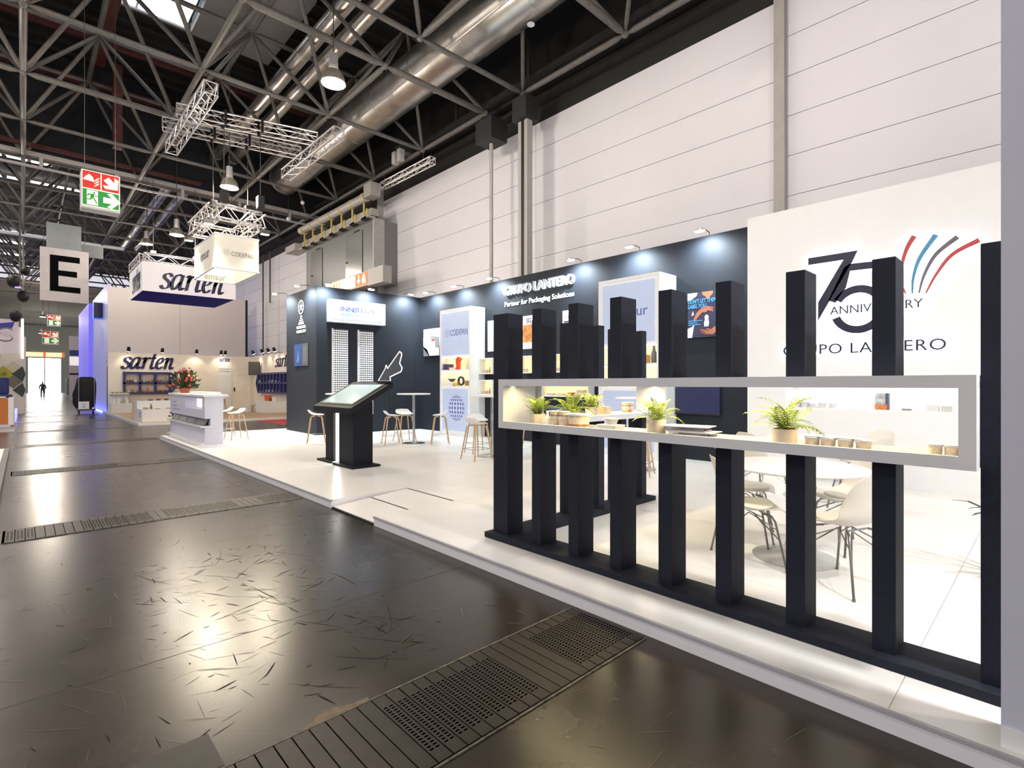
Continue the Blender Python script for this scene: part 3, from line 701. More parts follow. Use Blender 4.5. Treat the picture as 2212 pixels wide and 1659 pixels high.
# ---------------------------------------------------------------- lit display towers
LITW = mat('lit_niche_back', (.88, .76, .45), .5, emis=(1., .84, .42), es=.6)
SIDEW = mat('tower_side', (.72, .73, .73), .45, var=.02)
def product(kind, loc, col, label, cat, s=1., grp=None):
    t = G(); m = mat('product_%02d%02d%02d' % tuple(int(c * 99) for c in col), col, .4)
    r = .5 * s
    if kind == 'tub': t.lathe([(.075 * s, 0), (.095 * s, .12 * s), (.105 * s, .12 * s), (.105 * s, .14 * s), (.01, .142 * s)], n=14)
    if kind == 'box': t.box(-.09 * s, -.12 * s, 0, .09 * s, .12 * s, .16 * s)
    if kind == 'bottle': t.lathe([(.05 * s, 0), (.052 * s, .18 * s), (.03 * s, .24 * s), (.022 * s, .3 * s), (.028 * s, .31 * s), (.028 * s, .34 * s), (.005, .345 * s)], n=12)
    if kind == 'bowl': t.lathe([(.05 * s, 0), (.12 * s, .08 * s), (.125 * s, .085 * s), (.11 * s, .08 * s), (.045 * s, .012 * s)], n=14)
    if kind == 'tray': t.hexa([(-.08 * s, -.11 * s, 0), (.08 * s, -.11 * s, 0), (.08 * s, .11 * s, 0), (-.08 * s, .11 * s, 0)], [(-.1 * s, -.14 * s, .06 * s), (.1 * s, -.14 * s, .06 * s), (.1 * s, .14 * s, .06 * s), (-.1 * s, .14 * s, .06 * s)])
    if kind == 'ring':
        for i in range(14):
            a, b = 2 * PI * i / 14, 2 * PI * (i + 1) / 14
            t.prism([(.13 * s * math.cos(a), .13 * s + .13 * s * math.sin(a)), (.13 * s * math.cos(b), .13 * s + .13 * s * math.sin(b)), (.09 * s * math.cos(b), .13 * s + .09 * s * math.sin(b)), (.09 * s * math.cos(a), .13 * s + .09 * s * math.sin(a))], ((0, 0, 0), *FX), .05 * s)
    if kind == 'wave': t.prism([(0, 0), (.06, 0), (.07, .22), (.12, .26), (.12, .34), (.02, .34), (-.04, .26)], ((0, 0, 0), *FX), .1)
    if kind == 'pouch': t.hexa([(-.03 * s, -.1 * s, 0), (.03 * s, -.1 * s, 0), (.03 * s, .1 * s, 0), (-.03 * s, .1 * s, 0)], [(-.008, -.095 * s, .26 * s), (.008, -.095 * s, .26 * s), (.008, .095 * s, .26 * s), (-.008, .095 * s, .26 * s)])
    return t.obj(cat if False else {'tub': 'plastic_tub', 'box': 'carton', 'bottle': 'bottle', 'bowl': 'food_bowl', 'tray': 'food_tray', 'ring': 'ring_pack', 'wave': 'curved_pack', 'pouch': 'pouch'}[kind], m, label=label, cat=cat, group=grp, loc=loc, smooth=True)

def tower(xf, y0, y1, label, name_txt, gl):
    t = thing('display_tower', label, 'display cabinet', (0, 0, 0))
    d = XW - .002
    G().box(xf, y0, ZP, d, y0 + .06, 3.55).obj('side', SIDEW, t); G().box(xf, y1 - .06, ZP, d, y1, 3.55).obj('side', SIDEW, t)
    G().box(xf, y0 + .06, 3.49, d, y1 - .06, 3.55).obj('top', SIDEW, t)
    G().box(d - .04, y0 + .06, ZP, d, y1 - .06, 3.49).obj('back', LITW, t)
    G().box(xf + .22, y0 + .06, 1.44, d - .04, y1 - .06, 2.24).obj('shelf_back', LITW, t)
    ub = G().box(xf + .01, y0 + .06, 2.24, d - .04, y1 - .06, 3.49).obj('upper_lightbox', LBW, t)
    G().box(xf - .004, y0 + .10, 2.30, xf + .012, y1 - .10, 3.44).obj('light_face', LBF, ub)
    lb_ = G().box(xf + .01, y0 + .06, ZP, d - .04, y1 - .06, 1.44).obj('lower_lightbox', LBW, t)
    G().box(xf - .004, y0 + .12, .24, xf + .012, y1 - .12, 1.37).obj('light_face', LBF, lb_)
    for z in (1.855,): G().box(xf + .01, y0 + .06, z, xf + .22, y1 - .06, z + .035).obj('shelf', WHITE, t)
    for z in (2.225, 1.845): G().box(xf + .05, y0 + .1, z - .012, xf + .09, y1 - .1, z).obj('shelf_light', mat('led_warm', (1, 1, 1), .5, emis=(1., .88, .6), es=6.), t)
    return t
tw = tower(8.5, 10.56, 11.92, 'tall white lit tower with a globe mark below two product shelves', None, True)
text('COEXPAN', FX, (8.4948, 11.42, 2.81), .74, .17, BLUEINK, tw, off=.003, sp=1.0, depth=.002)
globe(FX, (8.496, 11.56, 2.90), .115, BLUEINK, tw, 6, 6)
globe(FX, (8.496, 11.15, .85), .34, BLUEINK, tw, 9, 8)
tw2 = tower(8.4, 4.97, 6.34, 'wide white lit tower with a large lightbox behind the navy slats', None, False)
text('emsur', FX, (8.3948, 5.92, 2.79), .71, .13, BLUEINK, tw2, depth=.002)
for k, (kd, y, z, c, lb, ct) in enumerate((('box', 11.66, 1.89, (.05, .04, .12), 'dark violet pack on the upper lit shelf of the globe tower', 'carton'), ('tray', 11.38, 1.89, (.8, .72, .6), 'cream tray on the upper lit shelf of the globe tower', 'tray'), ('wave', 11.16, 1.89, (.75, .06, .02), 'red orange curved pack on the upper lit shelf of the globe tower', 'package'), ('bottle', 10.8, 1.89, (.8, .66, .4), 'pale slim bottle on the upper lit shelf of the globe tower', 'bottle'),
        ('bowl', 11.5, 1.56, (.05, .05, .07), 'black bowl raised above the lower lit shelf of the globe tower', 'bowl'), ('bowl', 11.28, 1.45, (.75, .5, .04), 'yellow bowl on the lower lit shelf of the globe tower', 'bowl'), ('ring', 11.05, 1.45, (.04, .04, .09), 'dark round pack on the lower lit shelf of the globe tower', 'package'), ('tub', 10.8, 1.45, (.35, .2, .1), 'brown tub on the lower lit shelf of the globe tower', 'tub'),
        ('box', 5.4, 1.89, (.5, .3, .1), 'brown carton on the lit shelf of the tower behind the slats', 'carton'), ('bottle', 5.15, 1.89, (.12, .12, .14), 'dark slim bottle on the lit shelf of the tower behind the slats', 'bottle'))):
    product(kd, (8.60 if y > 8 else 8.51, y, z), c, lb, ct)
G().box(8.54, 11.38, 1.441, 8.66, 11.62, 1.555).obj('riser_block', WHITE, label='small white riser block under the black bowl in the globe tower', cat='riser')

# ---------------------------------------------------------------- posters and lit niches on the back wall
p1_ = thing('wall_poster', 'grey product poster with a white dispenser beside the globe tower', 'poster', (XW, 0, 0))
G().box(-.05, 12.6, 2.35, 0, 13.41, 3.17).obj('board', mat('poster_silver', (.62, .62, .64), .35, var=.25, scale=1.2), p1_)
pl = lambda pts, m_, nm='print': G().prism(pts, ((-.052, 13.41, 2.35), *FX), .003).obj(nm, m_, p1_)
pl([(0, .25), (.28, .02), (.81, 0), (.81, .12), (.42, .22), (.3, .34), (.22, .55), (0, .58)], mat('poster_white', (.8, .8, .82), .4))
pl([(0, .0), (.34, 0), (.2, .2), (0, .3)], mat('poster_slate', (.16, .17, .2), .4))
pl([(.36, .62), (.81, .55), (.81, .25), (.5, .28), (.44, .4)], mat('poster_dgrey', (.26, .26, .28), .4))
G().prism([(.44, .15), (.6, .15), (.62, .4), (.56, .46), (.46, .46), (.42, .4)], ((-.055, 13.41, 2.35), *FX), .003).obj('dispenser', MATS['poster_white'], p1_)
G().prism([(.44, .44), (.6, .44), (.58, .49), (.46, .49)], ((-.057, 13.41, 2.35), *FX), .003).obj('cap', mat('red_cap', (.6, .05, .03), .4), p1_)
for k in range(3): G().prism([(.25, .66 + k * .04), (.55, .66 + k * .04), (.55, .67 + k * .04), (.25, .67 + k * .04)], ((-.053, 13.41, 2.35), *FX), .002).obj('text_line', MATS['poster_dgrey'], p1_)
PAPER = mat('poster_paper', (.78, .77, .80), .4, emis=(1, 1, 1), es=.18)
for (y0, y1, lb, kind) in ((10.0, 10.4, 'narrow white poster left of the slatted screen', 0), (8.42, 9.07, 'white poster with an orange food photograph behind the slats', 1), (7.2, 7.78, 'white poster with small print behind the slats', 2)):
    p_ = thing('wall_poster', lb, 'poster', (XW, 0, 0))
    G().box(-.04, y0, 2.36, 0, y1, 3.17).obj('board', PAPER, p_)
    if kind == 1:
        G().box(-.043, y0, 2.52, -.04, y1, 2.95).obj('photo', mat('food_orange', (.62, .24, .06), .4, var=.6, scale=7), p_)
        text('SG', FX, (-.043, 8.95, 2.99), .16, .12, NAVYINK, p_)
    if kind == 2:
        text('Oo', FX, (-.043, 7.72, 3.0), .13, .06, mat('pink_ink', (.5, .2, .3), .5), p_); G().box(-.043, 7.58, 2.9, -.04, 7.74, 2.93).obj('text_line', NAVYINK, p_)
NICH = []
for (y0, y1, z0, z1, lb) in ((10.02, 10.55, 1.76, 2.18, 'upper lit white wall box beside the globe tower'), (10.02, 10.55, 1.21, 1.61, 'lower lit white wall box beside the globe tower'), (8.44, 9.07, 1.76, 2.18, 'lit white wall box under the orange food poster'), (7.3, 7.98, 1.76, 2.18, 'lit white wall box under the small print poster'), (6.9, 9.07, 1.21, 1.61, 'long lit white wall shelf behind the display case')):
    n_ = thing('display_niche', lb, 'display box', (XW, 0, 0))
    G().box(-.22, y0, z0, 0, y1, z0 + .03).obj('frame', WHITE, n_); G().box(-.22, y0, z1 - .03, 0, y1, z1).obj('frame', WHITE, n_)
    G().box(-.22, y0, z0 + .03, 0, y0 + .03, z1 - .03).obj('frame', WHITE, n_); G().box(-.22, y1 - .03, z0 + .03, 0, y1, z1 - .03).obj('frame', WHITE, n_)
    G().box(-.02, y0 + .03, z0 + .03, 0, y1 - .03, z1 - .03).obj('back', LITW, n_)
    w_ = lb.replace('lit white ', '')
    if y1 - y0 < 1:
        product('bottle', (XW - .12, y0 + .2, z0 + .031), (.45, .25, .06), 'small amber bottle in the ' + w_, 'bottle', .45)
        product('box', (XW - .11, y1 - .16, z0 + .031), (.55, .5, .42), 'small pale carton in the ' + w_, 'carton', .5)
    else:
        for k, (kd, dy, c, nm, s_) in enumerate((('box', .25, (.6, .5, .4), 'cream carton', .8), ('bowl', .55, (.45, .16, .06), 'red brown bowl', .8), ('tray', .85, (.7, .6, .45), 'pale tray', .7), ('tray', 1.15, (.6, .55, .5), 'grey tray', .7), ('pouch', 1.5, (.03, .05, .16), 'navy pouch with a pale mark', 1.), ('bottle', 1.8, (.75, .7, .6), 'white bottle', .8), ('bottle', 1.95, (.6, .45, .3), 'tan bottle', .8))):
            product(kd, (XW - .12, y0 + dy, z0 + .031), c, nm + ' in the ' + w_, {'box': 'carton', 'bowl': 'bowl', 'tray': 'tray', 'pouch': 'pouch', 'bottle': 'bottle'}[kd], s_)
p4 = thing('wall_poster', 'navy poster with hands around a white bottle on the navy wall', 'poster', (XW, 0, 0))
PN = mat('poster_navy', (.035, .035, .075), .3)
G().box(-.05, 4.14, 2.35, 0, 4.71, 3.17).obj('board', PN, p4)
fr4 = ((-.052, 4.71, 2.35), *FX)
SKIN = mat('poster_skin', (.42, .15, .085), .5); CY = mat('poster_cyan', (.07, .33, .75), .4, emis=(.08, .4, .9), es=.12); PWH = mat('poster_bright', (.80, .82, .85), .4)
def pr4(pts, m_, nm, d=.002): G().prism([(p[0] * .87, p[1]) for p in pts], fr4, d).obj(nm, m_, p4)
pr4([(0, .68), (.08, .70), (.2, .76), (.22, .82), (0, .82)], PWH, 'print')
pr4([(.32, .80), (.34, .76), (.40, .73), (.42, .68), (.48, .68), (.50, .73), (.55, .76), (.56, .82), (.32, .82)], SKIN, 'chin')
text("DON'T LET THEM", FX, (-.056, 4.70, 2.975), .54, .075, CY, p4, off=.012); text('LABEL YOU', FX, (-.056, 4.70, 2.885), .35, .075, CY, p4, off=.012)
# hand above the bottle: wrist, back of the hand, four fingers and thumb
pr4([(.13, .33), (.20, .45), (.30, .52), (.34, .46), (.24, .38), (.17, .30)], SKIN, 'upper_hand'); pr4([(.28, .50), (.34, .555), (.44, .56), (.46, .50), (.34, .45)], SKIN, 'upper_hand', .0025)
for k in range(4): pr4([(.43, .555 - k * .018), (.56, .525 - k * .022), (.565, .510 - k * .022), (.43, .535 - k * .018)], SKIN, 'finger', .003)
pr4([(.34, .47), (.42, .475), (.44, .455), (.36, .44)], SKIN, 'thumb', .003)
# hand below the bottle
pr4([(.64, .20), (.52, .14), (.44, .10), (.46, .05), (.56, .04), (.64, .10)], SKIN, 'lower_hand'); 
for k in range(4): pr4([(.48, .105 - k * .016), (.30, .15 - k * .03), (.27, .145 - k * .028), (.46, .085 - k * .014)], SKIN, 'finger', .003)
pr4([(.52, .13), (.44, .155), (.40, .15), (.46, .12)], SKIN, 'thumb', .003)
pr4([(.37, .19), (.46, .19), (.475, .26), (.455, .32), (.465, .36), (.44, .40), (.40, .40), (.375, .36), (.385, .32), (.365, .26)], PWH, 'bottle', .003)
pr4([(0, 0), (.1, 0), (.11, .05), (.13, .16), (.15, .24), (.1, .2), (0, .17)], PWH, 'print'); pr4([(.09, .42), (.12, .49), (.14, .42), (.1, .40)], PWH, 'print')
for k, w in enumerate((.3, .2, .26)): pr4([(.02, .30 - k * .035), (.02 + w, .30 - k * .035), (.02 + w, .314 - k * .035), (.02, .314 - k * .035)], CY, 'text_line', .003)
tv = thing('wall_screen', 'dark blue switched off screen on the navy wall above the meeting tables', 'screen', (XW, 0, 0))
G().box(-.06, 4.10, .96, 0, 4.95, 1.55).obj('panel', mat('screen_blue', (.018, .022, .075), .25), tv); G().box(-.065, 4.08, .94, -.02, 4.97, .96).obj('bezel', BLACK, tv)

# ---------------------------------------------------------------- anniversary logo
lg = thing('anniversary_logo', 'backlit anniversary logo with a large dark blue 75 and curved ribbons', 'logo', (XA, 0, 0))
def outl(pts, m_, nm, d0=.05, halo=True):
    # pts in (Y, z); drawn looking towards +X
    q = [(-p[0], p[1]) for p in pts]
    G().prism(q, ((-d0, 0, 0), *FX), .02).obj(nm, m_, lg)
    if halo: G().prism(q, ((-d0 + .022, 0, 0), *FX), .012).obj('halo', HALO, lg)
DB = mat('logo_blue', (.006, .007, .028), .4, var=.05)
outl([(2.53, 3.36), (1.91, 3.36), (1.97, 3.22), (2.40, 2.43), (2.40, 2.41), (2.40, 2.69), (2.08, 3.26), (2.53, 3.26)], DB, 'figure_seven')
outl([(2.0, 3.19), (1.62, 3.17), (1.62, 3.08), (2.0, 3.09), (2.05, 2.86), (2.18, 2.66), (2.27, 2.70), (2.07, 3.15)], DB, 'figure_five_top')
n = 26; cx, cz, ro, ri = 1.905, 2.54, .335, .232
a0, a1 = math.radians(150), math.radians(-160)
g = G(); gh = G()
for i in range(n):
    a = a0 + (a1 - a0) * i / n; b = a0 + (a1 - a0) * (i + 1) / n
    q = [(-cx + r * math.cos(t), cz + r * math.sin(t)) for r, t in ((ro, a), (ro, b), (ri, b), (ri, a))]
    g.prism(q, ((-.05, 0, 0), *FX), .02); gh.prism(q, ((-.028, 0, 0), *FX), .012)
g.obj('figure_five_bowl', DB, lg); gh.obj('halo', HALO, lg)
def ribbon(P, w0, w1, m_):
    P = cr([(-p[0], p[1]) for p in P], 6); g = G(); gh = G(); L_ = []; R_ = []
    for i, p in enumerate(P):
        a = Vector(P[max(i - 1, 0)]); b = Vector(P[min(i + 1, len(P) - 1)]); t = (b - a).normalized(); nn = Vector((-t.y, t.x)); w = w0 + (w1 - w0) * i / (len(P) - 1)
        L_.append((p[0] + nn.x * w, p[1] + nn.y * w)); R_.append((p[0] - nn.x * w, p[1] - nn.y * w))
    for i in range(len(P) - 1):
        q = [R_[i], R_[i + 1], L_[i + 1], L_[i]]; g.prism(q, ((-.05, 0, 0), *FX), .015); gh.prism(q, ((-.028, 0, 0), *FX), .010)
    g.obj('ribbon', m_, lg); gh.obj('halo', HALO, lg)
ribbon([(1.37, 2.69), (1.43, 2.9), (1.40, 3.13), (1.35, 3.3), (1.28, 3.43)], .008, .03, mat('ribbon_red', (.42, .05, .05), .4))
ribbon([(1.30, 2.68), (1.29, 2.89), (1.22, 3.14), (1.06, 3.40)], .008, .03, mat('ribbon_blue', (.06, .24, .42), .4))
ribbon([(1.23, 2.68), (1.18, 2.90), (1.06, 3.15), (.85, 3.33)], .008, .03, mat('ribbon_grey', (.12, .1, .13), .4))
ribbon([(1.16, 2.67), (1.06, 2.89), (.90, 3.12), (.65, 3.25)], .008, .03, MATS['ribbon_red'])
text('ANNIVERSARY', FX, (-.05, 2.25, 2.495), 1.06, .115, DB, lg, depth=.015, off=.002); text('ANNIVERSARY', FX, (-.03, 2.25, 2.495), 1.06, .115, HALO, lg, depth=.01, off=0.0, name='halo')
text('GRUPO LANTERO', FX, (-.05, 2.88, 1.935), 1.92, .145, DB, lg, depth=.015, off=.001, sp=1.08); text('GRUPO LANTERO', FX, (-.03, 2.88, 1.935), 1.92, .145, HALO, lg, depth=.01, off=0.0, sp=1.08, name='halo')

# ================================================================== SLATTED SCREEN AND DISPLAY BOXES
BZ0, BZ1 = 1.12, 1.54
ss = thing('slat_screen', 'navy black slatted screen of square posts before the meeting tables', 'room divider')
G().box(3.07, .12, ZP, 3.355, 3.61, ZP + .05).obj('base_beam', NAVYF, ss, bevel=.004)
G().box(3.355, 3.33, ZP, 5.55, 3.61, ZP + .05).obj('base_beam', NAVYF, ss, bevel=.004)
def post(x, y, dx, dy, z0, z1):
    k = (dx, dy, z0, z1)
    if k not in SM: SM[k] = G().box(0, -dy, z0, dx, 0, z1).mesh('post'); SM[k].materials.append(NAVYF)
    o = link('post', SM[k], None, ss, bevel=.003); o.location = (x, y, 0)
for y in (3.07, 2.67, 2.27, 1.87, 1.47, 1.06, .65):
    post(3.145, y, .195, .10, ZP + .05, BZ0 - .001); post(3.145, y, .195, .10, BZ1 + .001, 2.135)
post(3.145, 3.57, .195, .19, ZP + .05, 2.135); post(3.145, .238, .195, .10, ZP + .05, 2.135)
for x in (3.67, 4.09, 4.51, 4.93, 5.35):
    post(x, 3.59, .10, .19, ZP + .05, BZ0 - .001); post(x, 3.59, .10, .19, BZ1 + .001, 2.135)
def display(name, x0, y0, x1, y1, axis, label):
    t = thing(name, label, 'display case'); f = .06
    if axis == 'y':
        G().box(x0, y0, BZ0, x1, y1, BZ0 + .015).obj('bottom', BOXG, t); G().box(x0, y0 + f, BZ0 + .015, x0 + .03, y1 - f, BZ0 + .058).obj('lip', BOXG, t); G().box(x1 - .03, y0 + f, BZ0 + .015, x1, y1 - f, BZ0 + .045).obj('lip', BOXG, t)
    else: G().box(x0, y0, BZ0, x1, y1, BZ0 + .055).obj('bottom', BOXG, t)

    if axis == 'y':
        G().box(x0, y0, BZ1 - .058, x0 + .10, y1, BZ1).obj('top', BOXG, t); G().box(x0 + .13, y0, BZ1 - .058, x1, y1, BZ1).obj('top', BOXG, t); G().box(x0 + .10, y0, BZ1 - .03, x0 + .13, y1, BZ1).obj('top', BOXG, t)
    else:
        G().box(x0, y0, BZ1 - .058, x1, y0 + .12, BZ1).obj('top', BOXG, t); G().box(x0, y0 + .15, BZ1 - .058, x1, y1, BZ1).obj('top', BOXG, t); G().box(x0, y0 + .12, BZ1 - .03, x1, y0 + .15, BZ1).obj('top', BOXG, t)
    if axis == 'y':
        G().box(x0, y0, BZ0 + .015, x1, y0 + f, BZ1 - .058).obj('end_panel', BOXG, t); G().box(x0, y1 - f, BZ0 + .015, x1, y1, BZ1 - .058).obj('end_panel', BOXG, t)
        G().box(x0 + .10, y0 + f + .1, BZ1 - .050, x0 + .13, y1 - f - .16, BZ1 - .031).obj('led_strip', mat('led_box', (1, 1, 1), .5, emis=(1., .82, .44), es=105.), t)
    else:
        G().box(x0, y0, BZ0 + .055, x0 + .03, y1, BZ1 - .058).obj('end_panel', BOXG, t); G().box(x1 - .03, y0, BZ0 + .055, x1, y1, BZ1 - .058).obj('end_panel', BOXG, t)
        G().box(x0 + .14, y0 + .12, BZ1 - .050, x1 - .14, y0 + .15, BZ1 - .031).obj('led_strip', MATS['led_box'], t)
    return t
display('display_case', 3.0, .24, 3.40, 3.34, 'y', 'long white open display case set between the navy posts facing the aisle')
display('display_case', 3.42, 3.22, 5.60, 3.62, 'x', 'white open display case along the return side of the slatted screen')
SZ = BZ0 + .0155; SZ2 = BZ0 + .0555; DH = .04

# ---------------------------------------------------------------- ferns
LEAF = [mat('fern_green_%d' % i, c, .5, var=.25, scale=20) for i, c in enumerate(((.16, .215, .03), (.27, .335, .06), (.095, .135, .025)))]
POT = mat('cream_pot', (.72, .60, .46), .5, var=.04)
def frond_mesh(L_, droop, k):
    rnd = random.Random(k); g = G(); n = 13; P = []
    for i in range(n + 1):
        t = i / n; P.append(Vector((L_ * t * (1 - .12 * t), 0, L_ * (.75 * t - droop * t * t))))
    g.tube([tuple(p) for p in P], [.0022 * (1 - .7 * i / n) for i in range(n + 1)], 4)
    for i in range(1, n + 1):
        t = i / n; w = L_ * .20 * (math.sin(PI * min(1, t * .95 + .06)) ** .6) * (1 - .25 * t)
        for s_ in (-1, 1):
            b = P[i]; d = Vector((.35, s_, -.18)).normalized(); f_ = Vector((1, 0, 0)) * (L_ / n * .44)
            tip = b + d * w + Vector((0, 0, -.1 * w * rnd.random()))
            g.add([b - f_ * .8, b + d * w * .55 + f_ * .55, tip, b + d * w * .5 - f_ * .9], [(0, 3, 2, 1)] if s_ > 0 else [(0, 1, 2, 3)])
    return g.mesh('frond')
FR = []
for k in range(6):
    me = frond_mesh((.17, .20, .15, .22, .18, .13)[k], (.55, .8, .35, 1.0, .65, .2)[k], k); me.materials.append(LEAF[k % 3]); FR.append(me)
def fern(x, y, z, r, h, label, seed, sc=1.):
    rnd = random.Random(seed)
    t = thing('potted_fern', label, 'plant', (x, y, z), group='potted ferns in the display cases')
    G().lathe([(r * .9, 0), (r, h), (r * .92, h), (r * .86, h - .012), (.001, h - .012)], n=20).obj('pot', POT, t, smooth=True)
    G().lathe([(r * .86, 0), (.001, .004)], (0, 0, h - .011), 14).obj('soil', mat('soil', (.03, .02, .012), .9), t)
    for i in range(30):
        o = link('frond', FR[rnd.randrange(6)], None, t)
        o.location = (rnd.uniform(-.3, .3) * r, rnd.uniform(-.3, .3) * r, h - .012)
        tilt = rnd.uniform(-.95, .12) if i > 7 else rnd.uniform(-1.15, -.6)
        o.rotation_euler = (rnd.uniform(-.3, .3), tilt, i * 2.4 + rnd.uniform(-.3, .3))
        k = sc * rnd.uniform(.75, 1.1); o.scale = (k * 1.28, k * 1.28, k * 1.28)
    return t
fern(3.17, 3.03, SZ, .066, .072 + DH, 'spreading fern in a cream pot at the closed end of the long case', 1, .88)
fern(4.32, 3.35, SZ2, .07, .085, 'fern in a cream pot alone in the return display case', 3, .95)
fern(3.12, 1.87, SZ, .066, .085 + DH, 'fern in a cream pot between the white trays and the two small bowls', 4, .82)
fern(3.13, 1.06, SZ, .066, .072 + DH, 'widest fern in a cream pot beside the printed tub packs', 5, .92)
# tubs and packs
TUBB = mat('tub_beige', (.72, .56, .38), .45, var=.30, scale=22)
TUBW = mat('tub_white', (.80, .78, .72), .4, var=.03)
TUBL = mat('tub_lid', (.82, .82, .80), .35)
TUBP = mat('tub_print', (.82, .68, .50), .45, var=.22, scale=26)
def tub(x, y, z, r, h, label, m_=TUBP, grp='printed food tubs in the long display case'):
    t = thing('food_tub', label, 'tub', (x, y, z), group=grp)
    G().lathe([(r * .84, 0), (r * .97, h * .86), (r * .97, h * .9)], n=16).obj('cup', m_, t, smooth=True)
    G().lathe([(r * 1.06, h * .88), (r * 1.08, h * .9), (r * 1.08, h), (.001, h * 1.005)], n=16).obj('lid', TUBL, t, smooth=True)
    G().lathe([(r * .885, h * .28), (r * .915, h * .42), (r * .92, h * .42), (r * .89, h * .28)], n=16, caps=False).obj('print_band', mat('tub_brown', (.36, .17, .06), .5, var=.5, scale=30), t, smooth=True)
    return t
fern_z = SZ + .105
tub(3.12, 2.79, SZ, .048, .055 + DH, 'printed tub under the stacked pair, left one'); tub(3.12, 2.69, SZ, .048, .055 + DH, 'printed tub under the stacked pair, right one')
tub(3.12, 2.79, SZ + .056 + DH, .045, .052, 'printed tub on top of the stacked pair, left one'); tub(3.12, 2.69, SZ + .056 + DH, .045, .052, 'printed tub on top of the stacked pair, right one')
fern(3.27, 2.74, SZ, .066, .095 + DH, 'tall fern rising behind the stacked printed tubs', 2, .9)
tub(3.13, 2.55, SZ, .088, .095 + DH, 'large printed tub with a white lid beside the stacked pair')
product('bottle', (3.14, 2.89, SZ), (.82, .80, .74), 'white squeeze bottle beside the fern at the closed end', 'bottle', .42)
b1 = G().hexa([(-.05, -.065, 0), (.05, -.065, 0), (.05, .065, 0), (-.05, .065, 0)], [(-.065, -.085, .068), (.065, -.085, .068), (.065, .085, .068), (-.065, .085, .068)]).obj('food_tray', TUBW, label='shallow white tray under a small bowl in the long case', cat='tray', loc=(3.13, 2.25, SZ), bevel=.004)
G().lathe([(.036, 0), (.052, .038), (.060, .04), (.060, .046), (.05, .044), (.001, .012)], n=16).obj('food_bowl', TUBW, label='small cream bowl resting on a shallow white tray', cat='bowl', loc=(3.13, 2.245, SZ + .0685), smooth=True)
for k, (yy, zz) in enumerate(((1.60, 0), (1.61, .032), (1.645, .064))):
    t = thing('ribbed_tray', ['clear ribbed tray at the bottom of the tray stack', 'clear ribbed tray in the middle of the tray stack', 'clear ribbed tray on top of the tray stack'][k], 'tray', (3.13, yy, SZ + zz), .08 * k)
    CLR = mat('clear_plastic', (.62, .57, .60), .2, var=.1)
    G().box(-.08, -.125, 0, .08, .125, .006).obj('bottom', CLR, t); G().box(-.095, -.15, .026, .095, .15, .031).obj('rim', TUBL, t)
    g = G()
    for i in range(26): g.box(-.084, -.12 + i * .0096, .006, -.08, -.1155 + i * .0096, .026); g.box(.08, -.12 + i * .0096, .006, .084, -.1155 + i * .0096, .026)
    g.obj('ribs', mat('tray_rib', (.36, .30, .33), .4), t)
for k, (y0, x, lb) in enumerate(((.91, 3.10, 'first printed tub of the row beside the widest fern'), (.835, 3.10, 'second printed tub of the row beside the widest fern'), (.755, 3.10, 'third printed tub of the row beside the widest fern'), (.675, 3.10, 'fourth printed tub of the row beside the widest fern'), (.395, 3.12, 'printed tub near the open end panel of the case, first'), (.335, 3.12, 'printed tub near the open end panel of the case, second'))):
    tub(x, y0, SZ, .036 if k < 4 else .028, (.04 if k < 4 else .042) + DH, lb)
for k, (y0, lb) in enumerate(((.92, 'loose pale blue foil lid lying on the first row tubs'), (.78, 'loose pale blue foil lid lying on the last row tubs'))):
    G().hexa([(-.035, -.06, 0), (.035, -.06, 0), (.035, .06, 0), (-.035, .06, 0)], [(-.035, -.06, .002), (.035, -.06, .002), (.035, .06, .003), (-.035, .06, .003)]).obj('foil_lid', mat('foil_blue', (.35, .48, .62), .3, var=.4, scale=25), label=lb, cat='lid', loc=(3.11, y0 - .04, SZ + .0815))
for k, (x, zz) in enumerate(((4.95, 0), (5.04, 0), (4.95, .06), (5.04, .06))):
    tub(x, 3.36, SZ2 + zz, .042, .058, 'tub of the four stacked cups in the return display case', TUBB, 'four stacked cups in the return case')
product('box', (4.55, 3.36, SZ2), (.7, .55, .36), 'low cream carton beside the lone fern in the return case', 'carton', .5)
product('box', (3.84, 3.40, SZ2), (.03, .05, .13), 'navy carton with a pale mark in the return case', 'carton', .6)

# items in the anniversary wall niche
for k, (y, s_, lb) in enumerate(((2.76, .5, 'small clear cup at the far left of the white niche'), (2.66, .6, 'clear cup second in the white niche'), (2.56, .45, 'low clear cup third in the white niche'), (2.42, .55, 'clear patterned cup fourth in the white niche'), (2.28, .5, 'round clear cup fifth in the white niche'))):
    product('tub', (8.7, y, 1.14), (.60, .60, .60), lb, 'cup', s_)
pk = thing('snack_box', 'silver snack pack with orange food print standing in the white niche', 'package', (8.72, 1.68, 1.14), -.15)
G().box(-.03, -.075, 0, .03, .075, .23).obj('body', mat('snack_silver', (.42, .42, .44), .3, var=.45, scale=16), pk)
G().box(-.033, -.075, .0, -.03, .075, .075).obj('food_print', mat('snack_orange', (.5, .18, .05), .5, var=.6, scale=30), pk); G().box(-.033, -.078, 0, .03, -.05, .231).obj('dark_edge', mat('snack_dark', (.06, .08, .11), .4), pk)
text('VAL', FX, (-.034, .045, .11), .07, .04, PWH, pk)
product('tray', (8.7, 1.40, 1.14), (.25, .25, .25), 'little dark printed tray beside the snack pack', 'tray', .4)
product('box', (8.7, 1.12, 1.14), (.6, .6, .58), 'small pale carton leaning by the right of the niche', 'carton', .5); product('box', (8.68, .98, 1.14), (.5, .5, .48), 'small grey printed carton right in the white niche', 'carton', .45)

